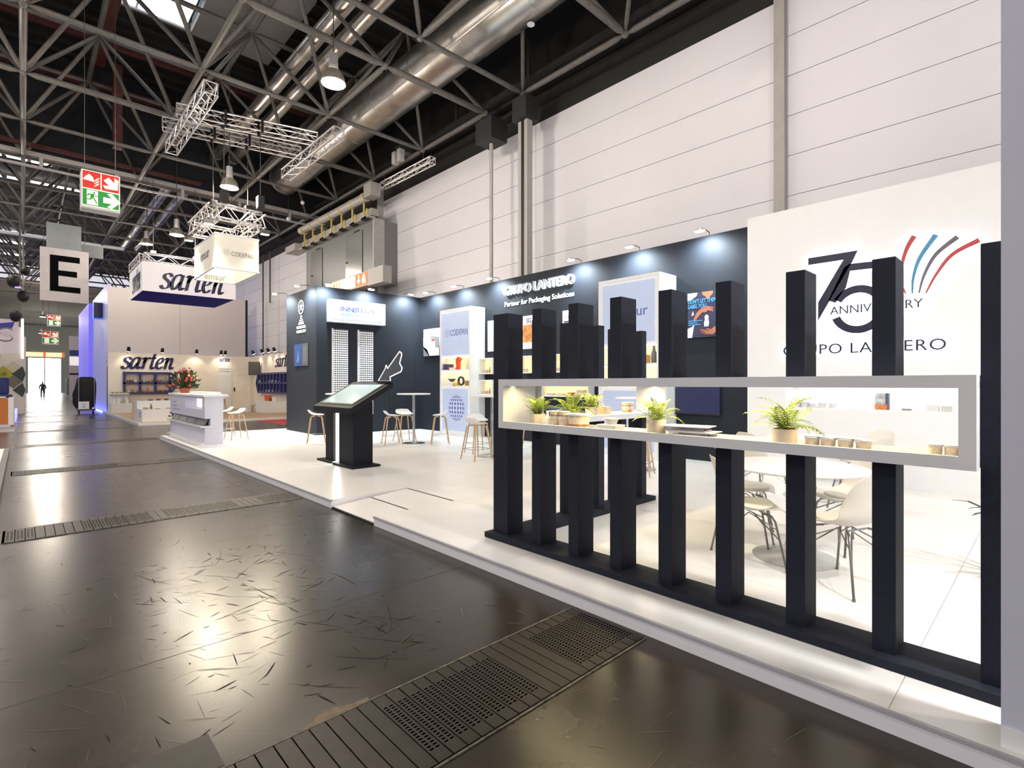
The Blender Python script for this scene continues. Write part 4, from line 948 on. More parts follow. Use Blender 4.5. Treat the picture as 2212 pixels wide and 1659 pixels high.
# ================================================================== FURNITURE
SHELL = mat('chair_shell_white', (.70, .66, .59), .38, var=.02)
CUSH = mat('cushion_cream', (.72, .69, .60), .6)
def shell_mesh():
    # centre line: (forward, height), half width, edge lift
    prof = [(.235, .425, .17, .0), (.22, .445, .20, .006), (.16, .437, .225, .022), (.08, .425, .235, .034), (0, .42, .237, .045), (-.08, .425, .237, .06), (-.145, .45, .236, .075), (-.185, .50, .232, .085), (-.205, .57, .225, .08), (-.222, .65, .215, .065), (-.243, .73, .20, .045), (-.262, .79, .165, .025), (-.275, .83, .09, .008)]
    g = G(); m = 9; v = []
    for i, (f_, z, w, e) in enumerate(prof):
        nz = 1. if i < 6 else max(0., 1 - (i - 5) / 3.)
        for j in range(m):
            u = -1 + 2 * j / (m - 1); lift = e * abs(u) ** 2.6
            v.append((u * w, f_ + lift * (1 - nz), z + lift * nz))
    f = [(i * m + j, i * m + j + 1, (i + 1) * m + j + 1, (i + 1) * m + j) for i in range(len(prof) - 1) for j in range(m - 1)]
    return g.add(v, f).mesh('shell')
LEGS = mat('chair_wire_steel', (.22, .21, .20), .3, metal=.9)
def make_chair():
    t = thing('shell_chair', 'x', 'chair', (0, 0, ZP))
    o = link('shell', shell_mesh(), SHELL, t, smooth='all')
    so = o.modifiers.new('thickness', 'SOLIDIFY'); so.thickness = .009; sb = o.modifiers.new('smooth', 'SUBSURF'); sb.levels = 1; sb.render_levels = 2
    for sx in (-1, 1):
        for sy in (-1, 1):
            g = G().tube([(sx * .10, sy * .09, .405), (sx * .15, sy * .14, .395), (sx * .175, sy * .16, .36), (sx * .225, sy * .225, .012)], .0085, 8); g.cyl((sx * .225, sy * .225, 0), (sx * .225, sy * .225, .016), .011, n=8)
            g.obj('leg', LEGS, t, smooth=True)
        G().tube([(sx * .185, .175, .30), (sx * .06, .0, .40), (sx * .185, -.175, .30)], .005, 6).obj('brace', LEGS, t); 
    for sy in (-1, 1): G().tube([(.195, sy * .19, .22), (0, sy * .05, .385), (-.195, sy * .19, .22)], .005, 6).obj('brace', LEGS, t)
    G().tube([(-.10, .09, .405), (.10, .09, .405)], .007, 6).obj('cross_bar', STEEL, t); G().tube([(-.10, -.09, .405), (.10, -.09, .405)], .007, 6).obj('cross_bar', STEEL, t)
    G().lathe([(.14, .44), (.165, .452), (.16, .466), (.12, .472), (.001, .474)], (0, .03, 0), 18).obj('seat_pad', CUSH, t, smooth=True)
    return t
CH = make_chair(); first = True
def chair(x, y, fx, fy, label):
    global first
    rz = math.atan2(-fx, fy)
    o = CH if first else dup(CH, (x, y, ZP), rz)
    o.location = (x, y, ZP); o.rotation_euler = (0, 0, rz); o['label'] = label; o['group'] = 'white shell chairs at the meeting tables'; first = False
chair(4.16, 1.69, .58, -.81, 'white shell chair seen from the side, back towards the screen corner, at the front table')
chair(4.17, 1.02, .38, .92, 'white shell chair with its back to the partition at the front table')
chair(4.86, 1.98, .35, -.94, 'white shell chair with a seat pad on the far left of the front table')
chair(5.12, 1.22, -.80, .60, 'white shell chair with a seat pad on the far right of the front table')
chair(6.45, 2.45, .85, -.35, 'white shell chair nearest the screen at the rear table')
chair(7.62, 1.62, -.8, .55, 'white shell chair at the rear table, its back to the anniversary wall')
chair(6.75, 1.5, .3, .8, 'white shell chair between the two round tables')
def round_table(x, y, label, R=.52):
    t = thing('round_table', label, 'table', (x, y, ZP))
    G().lathe([(.001, .715), (R * .9, .715), (R, .730), (R, .738), (R * .985, .742), (.001, .742)], n=40).obj('table_top', WHITE, t, smooth=True)
    G().lathe([(.31, 0), (.312, .006), (.26, .016), (.14, .045), (.075, .09), (.045, .18), (.036, .4), (.05, .6), (.12, .70), (.18, .715)], n=32).obj('pedestal', mat('pedestal_silver', (.60, .60, .60), .3, metal=.5), t, smooth=True)
round_table(4.53, 1.46, 'round white pedestal meeting table closest to the slatted screen'); round_table(7.1, 2.1, 'round white pedestal meeting table closest to the anniversary wall')
pm = thing('potted_palm', 'dark leaved palm behind the end post by the partition', 'plant', (5.0, .12, ZP))
G().lathe([(.12, 0), (.15, .3), (.14, .3), (.001, .28)], n=18).obj('pot', WHITE, pm, smooth=True)
DKL = mat('palm_dark', (.012, .026, .012), .45)
for k in range(12):
    a = k * 2.4; d = Vector((math.cos(a), math.sin(a), 0)); s_ = Vector((-d.y, d.x, 0)) * .02; ln = .34 + .08 * (k % 3)
    P = [Vector((0, 0, .3)) + d * ln * t + Vector((0, 0, .62 * t - .42 * t * t)) for t in (0, .35, .7, .9, 1.)]; g = G()
    for i in range(4): w0, w1 = (.15, 1, 1.1, .6, .0)[i], (.15, 1, 1.1, .6, .0)[i + 1]; g.add([P[i] - s_ * w0, P[i] + s_ * w0, P[i + 1] + s_ * w1, P[i + 1] - s_ * w1], [(0, 1, 2, 3)])
    g.obj('leaf', DKL, pm)

# bar stools and tables
SEATW = mat('stool_seat_white', (.78, .78, .77), .4, var=.02)
def make_stool():
    t = thing('bar_stool', 'x', 'stool', (0, 0, ZP))
    prof = [(.17, .655, .13, .0), (.13, .662, .175, .008), (.05, .655, .195, .02), (-.04, .655, .20, .03), (-.11, .672, .20, .04), (-.165, .715, .185, .035), (-.195, .765, .15, .02), (-.205, .785, .08, .0)]
    g = G(); m = 7; v = []
    for f_, z, w, e in prof:
        for j in range(m):
            u = -1 + 2 * j / (m - 1); v.append((u * w, f_ + (.02 * u * u if z > .7 else 0), z + e * u * u))
    o = g.add(v, [(i * m + j, i * m + j + 1, (i + 1) * m + j + 1, (i + 1) * m + j) for i in range(len(prof) - 1) for j in range(m - 1)]).obj('seat', SEATW, t, smooth='all')
    so = o.modifiers.new('thickness', 'SOLIDIFY'); so.thickness = .014; sb = o.modifiers.new('smooth', 'SUBSURF'); sb.levels = 1; sb.render_levels = 2
    for sx in (-1, 1):
        for sy in (-1, 1):
            G().tube([(sx * .03, sy * .04, .635), (sx * .10, sy * .10, .632), (sx * .135, sy * .125, .60), (sx * .215, sy * .205, 0)], [.013, .014, .015, .011], 8).obj('leg', OAK, t, smooth=True)
    k = .188
    G().tube([(-k, -k * .95, .20), (k, -k * .95, .20), (k, k * .95, .20), (-k, k * .95, .20), (-k, -k * .95, .20)], .006, 6).obj('footrest', STEEL, t)
    return t
ST = make_stool(); fs = True
def stool(x, y, a, label):
    global fs
    o = ST if fs else dup(ST, (x, y, ZP), a); o.location = (x, y, ZP); o.rotation_euler = (0, 0, a); o['label'] = label; o['group'] = 'white bar stools with oak legs'; fs = False
def bar_table(x, y, label):
    t = thing('bar_table', label, 'table', (x, y, ZP))
    G().lathe([(.001, 1.15), (.38, 1.15), (.395, 1.158), (.395, 1.172), (.385, 1.18), (.001, 1.18)], n=32).obj('table_top', WHITE, t, smooth=True)
    G().cyl((0, 0, .02), (0, 0, 1.15), .03, n=14).obj('pole', STEEL, t, smooth=True); G().lathe([(.27, 0), (.27, .012), (.05, .03), (.03, .05)], n=28).obj('base', STEEL, t, smooth=True)
bar_table(6.7, 10.45, 'high white bar table on a chrome pole between the kiosk and the globe tower')
stool(6.22, 10.62, -1.9, 'white bar stool with oak legs on the aisle side of the globe tower table')
stool(6.78, 10.98, 3.0, 'white bar stool with oak legs behind the chrome pole of the bar table')
stool(7.12, 9.98, 1.0, 'white bar stool with oak legs beside the globe tower')
bar_table(5.55, 11.75, 'high white bar table half hidden behind the kiosk')
stool(5.08, 12.15, -2.0, 'white bar stool with oak legs standing in front of the navy block')
stool(5.9, 12.3, 2.4, 'white bar stool with oak legs in front of the cup panels')
bar_table(6.62, 7.55, 'high white bar table behind the first navy post')
stool(6.12, 7.42, -1.6, 'white bar stool with oak legs left of the slatted screen corner'); stool(6.72, 8.1, 2.9, 'white bar stool with oak legs behind the bar table by the screen corner'); stool(7.1, 7.0, .6, 'white bar stool with oak legs seen between the first two navy posts')
bar_table(7.35, 4.72, 'high white bar table in front of the wide lightbox tower')
stool(6.9, 4.45, -1.2, 'white bar stool with oak legs nearest the wide lightbox tower'); stool(7.7, 4.95, 2.0, 'white bar stool with oak legs between the bar table and wide tower')

# ---------------------------------------------------------------- touch-screen kiosk
kk = thing('touch_kiosk', 'black touch screen kiosk with a tilted display on two columns with a lit slot', 'kiosk', (0, 0, ZP))
KB = mat('kiosk_black', (.008, .0085, .013), .6, var=.08, scale=12, spec=.2)
G().box(3.90, 7.92, 0, 4.42, 8.66, .035).obj('base_plate', KB, kk, bevel=.004); G().box(3.93, 8.80, 0, 4.42, 9.38, .035).obj('base_plate', KB, kk, bevel=.004)
G().box(4.0, 8.08, .035, 4.36, 8.62, 1.10).obj('column', KB, kk, bevel=.004); G().box(4.0, 8.84, .035, 4.36, 9.16, 1.08).obj('column', KB, kk, bevel=.004)
G().box(4.06, 8.62, .03, 4.30, 8.84, 1.06).obj('slot_panel', mat('slot_steel', (.5, .46, .4), .3, metal=.8), kk)
LED = mat('slot_led', (1, 1, 1), .5, emis=(1., .95, .84), es=9.)
for a in (8.655, 8.745): G().box(4.03, a, .04, 4.06, a + .06, 1.05).obj('light_bar', LED, kk)
G().box(3.96, 8.66, 0, 4.06, 8.80, .03).obj('light_foot', WHITE, kk)
def slab(x0, z0, x1, z1, y0, y1, th): return [(x0, y0, z0 - th), (x1, y0, z1 - th), (x1, y1, z1 - th), (x0, y1, z0 - th)], [(x0, y0, z0), (x1, y0, z1), (x1, y1, z1), (x0, y1, z0)]
hd = G().hexa(*slab(3.76, 1.015, 4.52, 1.44, 7.68, 9.12, .10)).obj('display_head', KB, kk, bevel=.008)
G().hexa(*slab(3.83, 1.066, 4.44, 1.407, 7.78, 9.02, .008)).obj('bezel', BLACK, hd)
G().hexa(*slab(3.86, 1.086, 4.40, 1.388, 7.84, 8.96, .008)).obj('screen', mat('screen_lit', (.30, .36, .36), .12, emis=(.62, .80, .78), es=.52), hd)
ta = thing('track_outline', 'clear plate with a white race track outline standing on the kiosk', 'ornament', (4.47, -.30, ZP))
TR = [(-8.38, 1.45), (-8.14, 1.66), (-8.11, 1.72), (-8.06, 1.66), (-7.68, 1.93), (-7.62, 1.90), (-7.62, 1.86), (-7.68, 1.74), (-7.60, 1.66), (-7.64, 1.60), (-7.98, 1.52), (-7.97, 1.45)]
G().prism([(p[0], p[1]) for p in TR], ((0, 0, 0), *FX), .006).obj('plate', mat('smoked_acrylic', (.05, .055, .06), .15), ta)
g = G()
for i in range(len(TR)): g.cyl((-.008, -TR[i][0], TR[i][1]), (-.008, -TR[(i + 1) % len(TR)][0], TR[(i + 1) % len(TR)][1]), .010, n=6)
g.obj('outline', mat('outline_white', (.8, .8, .8), .4, emis=(1., .98, .98), es=.55), ta)
G().box(-.03, 7.97, 1.42, .03, 8.4, 1.455).obj('foot', BLACK, ta)

# ---------------------------------------------------------------- reception counter
ct = thing('reception_counter', 'white reception counter with a brochure ledge and small lit niche', 'counter', (0, 0, ZP))
LIL = mat('counter_lilac_white', (.66, .66, .76), .45, var=.01)
G().box(3.02, 13.42, 0, 3.40, 17.24, .40).obj('body', LIL, ct); G().box(3.14, 13.42, .40, 3.40, 17.24, .60).obj('body', LIL, ct)
g = G(); g.box(3.02, 13.42, .60, 3.40, 17.24, .80); g.box(3.02, 13.42, 1.06, 3.40, 17.24, 1.10); g.box(3.02, 15.4, .80, 3.40, 17.24, 1.06); g.box(3.02, 13.42, .80, 3.40, 13.66, 1.06); g.box(3.30, 13.66, .80, 3.40, 15.4, 1.06)
g.obj('body', LIL, ct)
G().box(3.28, 13.68, .81, 3.30, 15.38, 1.05).obj('lit_niche', mat('niche_pink', (.9, .85, .85), .5, emis=(1., .88, .86), es=.8), ct)
G().box(2.98, 13.38, 1.10, 3.50, 17.3, 1.15).obj('worktop', WHITE, ct, bevel=.004)
G().box(2.93, 13.40, .40, 3.16, 17.24, .43).obj('ledge', WHITE, ct); G().box(2.94, 13.44, 0, 3.02, 17.24, .05).obj('plinth', WHITE, ct)
for k in range(3): text(('GRUPO', 'LANTERO', 'PACKAGING')[k], FX, (3.016, 16.9, 1.0 - k * .1 - ZP + .0), (.5, .6, .9)[k], .045, mat('pale_lilac_ink', (.45, .46, .68), .5), ct)
for k in range(4):
    G().hexa([(3.02, 13.55 + k * .9, .535), (3.05, 13.55 + k * .9, .535), (3.05, 14.40 + k * .9, .535), (3.02, 14.40 + k * .9, .535)], [(3.10, 13.55 + k * .9, .70), (3.13, 13.55 + k * .9, .70), (3.13, 14.40 + k * .9, .70), (3.10, 14.40 + k * .9, .70)]).obj('brochure_stack', mat('brochure_grey', (.17, .18, .18), .4, var=.25, scale=6), label='grey brochure stack leaning on the counter ledge, ' + ('first from the kiosk end', 'second from the kiosk end', 'third from the kiosk end', 'last from the kiosk end')[k], cat='brochures')
stool(3.92, 14.3, 1.7, 'white bar stool with oak legs behind the reception counter, kiosk side'); stool(3.95, 15.4, 1.5, 'white bar stool with oak legs behind the reception counter, far side')
fb = thing('flower_arrangement', 'large flower arrangement with red blooms on the reception counter', 'flowers', (3.28, 16.75, ZP + 1.15))
G().lathe([(.10, 0), (.14, .14), (.12, .14), (.001, .12)], n=16).obj('pot', mat('terracotta', (.55, .13, .06), .5), fb, smooth=True)
rnd = random.Random(5)
for nm, cnt, cols, rr in (('leaf', 240, ((.03, .06, .02), (.06, .09, .035), (.02, .045, .02)), .085), ('flower', 44, ((.42, .025, .03), (.5, .06, .05), (.50, .46, .22), (.45, .05, .05)), .036)):
    for ci, c in enumerate(cols):
        m_ = mat('bouquet_%s_%d' % (nm, ci), c, .5, var=.2)
        for k in range(cnt // len(cols)):
            a = rnd.uniform(0, 2 * PI); el = rnd.uniform(.0, 1.5); R_ = rnd.uniform(.22, .52) * (1 if nm == 'leaf' else 1.06)
            c0 = Vector((math.cos(a) * math.cos(el) * R_ * .85, math.sin(a) * math.cos(el) * R_ * 1.1, .14 + math.sin(el) * R_ * 1.05))
            if nm == 'leaf':
                d = (c0 - Vector((0, 0, .1))).normalized(); s_ = d.cross(Vector((rnd.random(), rnd.random(), .3)))  .normalized() * .026; p = c0 - d * rr
                g = G().add([p, c0 - d * .03 + s_, c0 + d * rr * .6, c0 - d * .03 - s_], [(0, 1, 2, 3)]); g.tube([(0, 0, .1), tuple(p)], .004, 4); g.obj('leaf', m_, fb)
            else: G().sphere(tuple(c0), rr * rnd.uniform(.7, 1.2), 8, 5).obj('flower', m_, fb, smooth=True)
G().box(3.1, 14.0, 0, 3.4, 15.8, .05).obj('tray', WHITE, label='flat white tray lying on the reception counter top', cat='tray', loc=(.1, 0, ZP + 1.151))

# ================================================================== RIGGING, BANNERS AND SIGNS OVER THE AISLE
def truss(name, p, q, label, s=.29, grp=None, cat='truss', step=.36):
    p = Vector(p); q = Vector(q); L_ = (q - p).length
    t = thing(name, label, cat, p, group=grp); t.rotation_euler = (q - p).to_track_quat('X', 'Z').to_euler(); h = s / 2
    for a in (-h, h):
        for b in (-h, h): G().cyl((0, a, b), (L_, a, b), .024, n=8).obj('chord', ALU, t, smooth=True)
    g = G(); n = max(2, int(L_ / step)); st = L_ / n
    for i in range(n):
        x0, x1 = i * st, (i + 1) * st; f_ = i % 2
        for c in (-h, h):
            g.cyl((x0, -h if f_ else h, c), (x1, h if f_ else -h, c), .011, n=5, caps=False); g.cyl((x0, c, -h if f_ else h), (x1, c, h if f_ else -h), .011, n=5, caps=False)
    for x in (0, L_):
        for c in (-h, h): g.cyl((x, -h, c), (x, h, c), .014, n=5); g.cyl((x, c, -h), (x, c, h), .014, n=5)
    g.obj('lattice', ALU, t)
    return t
truss('box_truss', (3.27, 13.95, 8.60), (3.25, 18.4, 8.60), 'aluminium box truss hanging along the aisle side of the rig')
truss('box_truss', (6.48, 13.95, 8.60), (6.48, 18.0, 8.60), 'aluminium box truss hanging beside the large duct')
truss('box_truss', (3.05, 16.5, 8.95), (6.5, 15.5, 8.95), 'aluminium cross truss of the rig, nearer the twin column')
truss('box_truss', (2.9, 17.6, 8.95), (6.5, 16.8, 8.95), 'aluminium cross truss of the rig, nearer the smoke curtain')
tt = truss('box_truss', (9.7, 14.0, 8.80), (9.7, 17.2, 8.85), 'short aluminium truss under the frame edge against the dark wall', s=.2)
for x_ in (.55, 3.1): G().cyl((x_, 0, .1), (x_, 0, .46), .012, n=6).obj('chain', DSTEEL, tt)
for i, (x, y) in enumerate(((4.1, 16.1), (5.0, 15.9), (4.1, 17.25), (5.0, 17.05))):
    t = thing('chain_hoist', 'black chain hoist with sling holding the square truss ring, %s' % ('front aisle corner', 'front wall corner', 'rear aisle corner', 'rear wall corner')[i], 'hoist', (x, y, 0))
    G().cyl((0, 0, 6.75), (0, 0, 8.82), .012, n=6).obj('chain', DSTEEL, t); G().box(-.09, -.12, 6.58, .09, .12, 6.95).obj('motor', BLACK, t, bevel=.02); G().cyl((0, 0, 6.40), (0, 0, 6.58), .015, n=6).obj('hook', DSTEEL, t)
    for k in (-.17, .17): G().box(-.03, k - .02, 8.74, .03, k + .02, 9.14).obj('sling', BLACK, t)
    G().box(-.03, -.17, 9.12, .03, .17, 9.15).obj('sling', BLACK, t)
# square truss ring
RX0, RX1, RY0, RY1, RZ = 3.85, 5.05, 16.05, 18.45, 6.30
rg = thing('truss_ring', 'square aluminium truss ring above the cream hanging banner', 'truss', (0, 0, RZ))
def rtruss(p, q):
    p = Vector(p); q = Vector(q); L_ = (q - p).length; d = (q - p).normalized(); s_ = Vector((-d.y, d.x, 0)); h = .19; g = G()
    for a in (-.14, .14):
        for b in (-h, h): g.cyl(p + s_ * a + Vector((0, 0, b)), q + s_ * a + Vector((0, 0, b)), .024, n=8)
    n = max(3, int(L_ / .3)); st = L_ / n
    for i in range(n):
        f_ = 1 if i % 2 else -1; A = p + d * st * i; B_ = p + d * st * (i + 1)
        for a in (-.14, .14): g.cyl(A + s_ * a + Vector((0, 0, h * f_)), B_ + s_ * a + Vector((0, 0, -h * f_)), .012, n=5)
        for b in (-h, h): g.cyl(A + s_ * .14 * f_ + Vector((0, 0, b)), B_ - s_ * .14 * f_ + Vector((0, 0, b)), .012, n=5)
    g.obj('ring_side', ALU, rg)
rtruss((RX0, RY0, 0), (RX1, RY0, 0)); rtruss((RX0, RY1, 0), (RX1, RY1, 0)); rtruss((RX0, RY0, 0), (RX0, RY1, 0)); rtruss((RX1, RY0, 0), (RX1, RY1, 0))
FAB = mat('banner_fabric', (.62, .59, .54), .6, var=.02, emis=(1., .88, .66), es=.22)  # glow put into the fabric for the floods shining on its panels
hb = thing('hanging_banner', 'cream fabric box banner with grey letters hanging below the square truss ring', 'banner', (0, 0, 0))
bx0, bx1, by0, by1, bz0, bz1 = 3.92, 5.08, 16.3, 18.7, 4.80, 5.77
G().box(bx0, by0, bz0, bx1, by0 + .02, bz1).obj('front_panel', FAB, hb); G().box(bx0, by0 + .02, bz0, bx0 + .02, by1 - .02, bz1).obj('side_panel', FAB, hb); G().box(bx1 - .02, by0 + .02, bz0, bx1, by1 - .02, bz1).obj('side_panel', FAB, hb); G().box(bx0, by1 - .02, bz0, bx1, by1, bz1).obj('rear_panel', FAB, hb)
for (a, b, c, d_) in ((bx0, by0, bx1, by0), (bx0, by1, bx1, by1), (bx0, by0, bx0, by1), (bx1, by0, bx1, by1)):
    for z_ in (bz0, bz1): G().cyl((a, b, z_), (c, d_, z_), .022, n=8).obj('frame_rail', PANELW, hb)
GRI = mat('grey_ink', (.22, .20, .18), .5)
text('COEXPAN', FY, (4.34, by0 - .008, 5.18), .60, .13, GRI, hb); globe(FY, (4.22, by0 - .004, 5.27), .09, GRI, hb, 6, 6)
text('emsur', FX, (bx0 - .008, 17.9, 5.2), 1.0, .2, GRI, hb); text('emsur', FY, (4.2, by1 - .028, 4.86), .6, .14, GRI, hb)
for x in (bx0, bx1):
    for y in (by0, by1): G().cyl((x, y, bz1), (3.99 if x < 4.5 else 4.91, 16.19 if y < 17 else 18.31, 6.12), .006, n=5).obj('cable', DSTEEL, hb)
lamp_light('POINT', (4.5, 17.5, 5.5), hb, 22, (1., .82, .52), size=.15)
for i, (x, y, d_) in enumerate(((3.71, 16.1, (-.4, -.5, -1)), (5.19, 16.1, (.3, -.55, -1)), (3.71, 18.4, (-.5, .1, -1)), (5.19, 18.4, (.5, 0, -1)))):
    t = thing('flood_lamp', 'warm flood lamp clamped to the truss ring, %s' % ('front aisle corner', 'front wall corner', 'rear aisle corner', 'rear wall corner')[i], 'lamp', (x, y, 5.98))
    G().box(-.12, -.08, -.06, .12, .08, .06).obj('housing', DSTEEL, t); G().box(-.10, -.065, -.07, .10, .065, -.06).obj('lens', LENS, t); G().box(-.015, -.015, .06, .015, .015, .16).obj('clamp', BLACK, t)
    lamp_light('SPOT', (0, 0, -.1), t, BOOTH_W, (1., .87, .66), direction=d_, angle=140, blend=.7, size=.1)
# unseen floods added behind the pale partition to brighten the meeting floor
for i, (x, y, z, d_) in enumerate(((3.02, -.8, 3.9, (.35, .5, -1)), (3.02, -2.6, 3.9, (.5, .3, -1)))):
    t = thing('flood_lamp', ['white flood lamp on the inner face of the partition, near its free edge', 'white flood lamp on the inner face of the partition, further in'][i], 'lamp', (x, y, z))
    G().box(-.1, -.12, -.06, .06, .12, .06).obj('housing', DSTEEL, t); G().box(-.05, -.1, -.07, .05, .1, -.06).obj('lens', LENSC, t)
    lamp_light('SPOT', (.05, 0, -.1), t, BOOTH_W * .55, (1., .97, .93), direction=d_, angle=150, blend=.7, size=.1)

# ---------------------------------------------------------------- emergency signs
SR = mat('sign_red', (.45, .015, .01), .4, emis=(.95, .035, .015), es=.3); SG = mat('sign_green', (.008, .20, .03), .4, emis=(.02, .42, .07), es=.28); SC = mat('sign_symbol', (.9, .9, .7), .4, emis=(1., .95, .66), es=.55)
SHs = mat('sign_housing', (.55, .53, .55), .5, emis=(.9, .85, .7), es=.05)
def exit_sign(x, y, z, w, h, label, detail=True, dep=.36):
    t = thing('emergency_sign', label, 'sign', (x, y, z))
    G().box(0, 0, 0, w, dep, h).obj('housing', SHs, t); f = -.004; m_ = .02
    G().box(m_, f, h * .53, w * .485, 0, h - m_).obj('red_cell', SR, t); G().box(w * .515, f, h * .53, w - m_, 0, h - m_).obj('red_cell', SR, t)
    G().box(m_, f, h * .08, w - m_, 0, h * .50).obj('green_cell', SG, t); G().box(m_ / 2, f * .5, h * .06, w - m_ / 2, 0, h - m_ / 2).obj('cream_field', SC, t)
    fr = lambda dx, dz: ((dx, -.005, dz), *FY)
    ar = [(-.12, .06), (.02, .06), (-.06, .14), (.02, .16), (.16, 0), (.02, -.16), (-.06, -.14), (.02, -.06), (-.12, -.06)]
    k = w / .65
    G().prism([((p[0] * .707 + p[1] * .707) * k, (-p[0] * .707 + p[1] * .707) * k) for p in ar], fr(w * .76, h * .75), .003).obj('arrow', SC, t)
    G().prism([(p[0] * k * 1.05, p[1] * k) for p in ar], fr(w * .75, h * .285), .003).obj('arrow', SC, t)
    G().prism([(-.13 * k, -.05 * k), (.06 * k, -.07 * k), (.03 * k, .03 * k), (-.03 * k, .08 * k), (-.08 * k, .03 * k)], fr(w * .24, h * .80), .003).obj('helmet', SC, t)
    for q in range(3): G().prism([(0, 0), (.07 * k, .05 * k), (.10 * k, .10 * k), (.05 * k, .07 * k)], fr(w * .31, h * (.58 + q * .07)), .003).obj('flame', SC, t)
    G().box(w * .14, -.006, h * .10, w * .42, -.004, h * .48).obj('doorway', SC, t)
    if detail:
        c = lambda pts: G().prism([(p[0] * k, p[1] * k) for p in pts], ((w * .28, -.008, h * .29), *FY), .003).obj('runner', SG, t)
        c([(.01, .09), (.04, .09), (.04, .12), (.01, .12)]); c([(-.03, .07), (.02, .085), (.03, .02), (.0, -.01), (-.035, .01)]); c([(-.09, .03), (-.075, .02), (-.05, .055), (-.02, .06), (-.03, .08), (-.07, .075)]); c([(.02, .07), (.05, .04), (.09, .04), (.09, .055), (.055, .055), (.03, .085)])
        c([(.0, .0), (.03, .0), (.06, -.06), (.085, -.11), (.065, -.115), (.03, -.05)]); c([(-.03, .01), (.0, -.01), (-.03, -.055), (-.10, -.05), (-.10, -.035), (-.045, -.035)])
    for xx in (.1 * w, .9 * w): G().cyl((xx, dep / 2, h), (xx, dep / 2, (13.0 if y < 24 else 13.3 if y < 60 else 11.6) - z), .006, n=5).obj('cable', DSTEEL, t)
exit_sign(.88, 14.0, 5.20, .65, .80, 'large lit red and green emergency sign hanging over the aisle')
exit_sign(1.0, 40, 4.85, .60, .66, 'second emergency sign hanging beyond the letter sign', False)
exit_sign(1.42, 72, 5.6, 1.3, 1.4, 'farthest emergency sign hanging before the end wall gate', False)
es = thing('letter_sign', 'square pale sign with a black capital letter hanging over the aisle', 'sign', (.45, 26, 4.63))
G().box(0, 0, 0, 1.41, .08, 2.0).obj('board', mat('sign_board', (.60, .56, .57), .6), es)
G().prism([(.28, .48), (1.16, .46), (1.16, .68), (.52, .68), (.52, 1.08), (1.06, 1.06), (1.06, 1.28), (.52, 1.28), (.52, 1.62), (1.14, 1.62), (1.14, 1.84), (.28, 1.84)], ((0, -.006, -.1), *FY), .006).obj('letter', mat('letter_black', (.002, .002, .002), .9, spec=.1), es)
for x in (.1, 1.3): G().cyl((x, .04, 2.0), (x, .04, 8.6), .008, n=5).obj('cable', DSTEEL, es)
hp = thing('hanging_sheet', 'pale grey translucent sheet hanging above the letter sign', 'panel', (.75, 31, 7.0)); G().box(0, 0, 0, 1.2, .02, 1.75).obj('sheet', mat('sheet_grey', (.22, .25, .27), .6), hp); G().box(1.2, .0, .4, 2.0, .02, .95).obj('sheet', mat('sheet_dark', (.14, .15, .16), .6), hp)
for x_ in (.1, 1.1): G().cyl((x_, .01, 1.75), (x_, .01, 6.2), .008, n=5).obj('cable', DSTEEL, hp)
lt = thing('roof_pipe', 'pale daylit pipe crossing the hall behind the letter sign', 'pipe', (0, 36.9, 9.25)); G().cyl((-8, 0, 0), (4.2, 0, 0), .10, n=12).obj('pipe', mat('pipe_pale', (.75, .80, .85), .35, emis=(.85, .95, 1.), es=.0), lt, smooth=True)  # far frame chord; skylight brightness put into its pale colour
sl = thing('stage_light', 'cluster of black moving head stage lights left of the letter sign', 'stage light', (-.35, 30, 0))
for (x, z, r) in ((.12, 4.35, .2), (.35, 5.2, .2), (.05, 5.8, .22), (.42, 6.3, .16)): G().sphere((x, 0, z), r, 10, 6, 1.25).obj('head', BLACK, sl, smooth=True)
G().box(.22, -.03, 3.9, .28, .03, 9.2).obj('pole', DSTEEL, sl); G().box(.1, -.22, 5.5, .3, -.18, 5.56).obj('indicator', mat('violet_glow', (.3, .2, .9), .4, emis=(.3, .2, 1.), es=2.), sl)
# ceiling signs and lamps of the neighbour
hs2 = thing('hanging_sign', 'white box sign with dark blue script letters and a dark blue underside', 'sign', (0, 0, 0))
SW = mat('sign_fabric', (.80, .76, .78), .6, emis=(1., .93, .95), es=.28)
sx0, sx1, sy0, sy1, sz0, sz1 = 3.23, 6.42, 23.5, 26.7, 5.0, 6.1
G().box(sx0, sy0, sz0, sx1, sy0 + .02, sz1).obj('front_panel', SW, hs2); G().box(sx0, sy0 + .02, sz0, sx0 + .02, sy1, sz1).obj('side_panel', SW, hs2); G().box(sx1 - .02, sy0 + .02, sz0, sx1, sy1, sz1).obj('side_panel', SW, hs2)
G().box(sx0 + .02, sy0 + .02, sz0 + .01, sx1 - .02, sy1, sz0 + .03).obj('underside', mat('deep_blue', (.008, .008, .075), .8, spec=.1, emis=(.02, .02, .3), es=.14), hs2)
sarten(FY, (3.75, sy0, 5.12), 2.25, .86, NAVYINK, hs2, .012); sarten(FX, (sx0, 25.9, 5.12), 2.0, .86, NAVYINK, hs2, .012)
for x_ in (3.4, 6.3): G().cyl((x_, 23.6, 6.08), (x_, 23.6, 13.0), .008, n=5).obj('cable', DSTEEL, hs2)
truss('box_truss', (3.3, 23.7, 6.3), (6.4, 23.7, 6.3), 'aluminium truss on top of the white script sign, front side'); truss('box_truss', (3.35, 23.9, 6.3), (3.35, 26.6, 6.3), 'aluminium truss on top of the white script sign, aisle side')
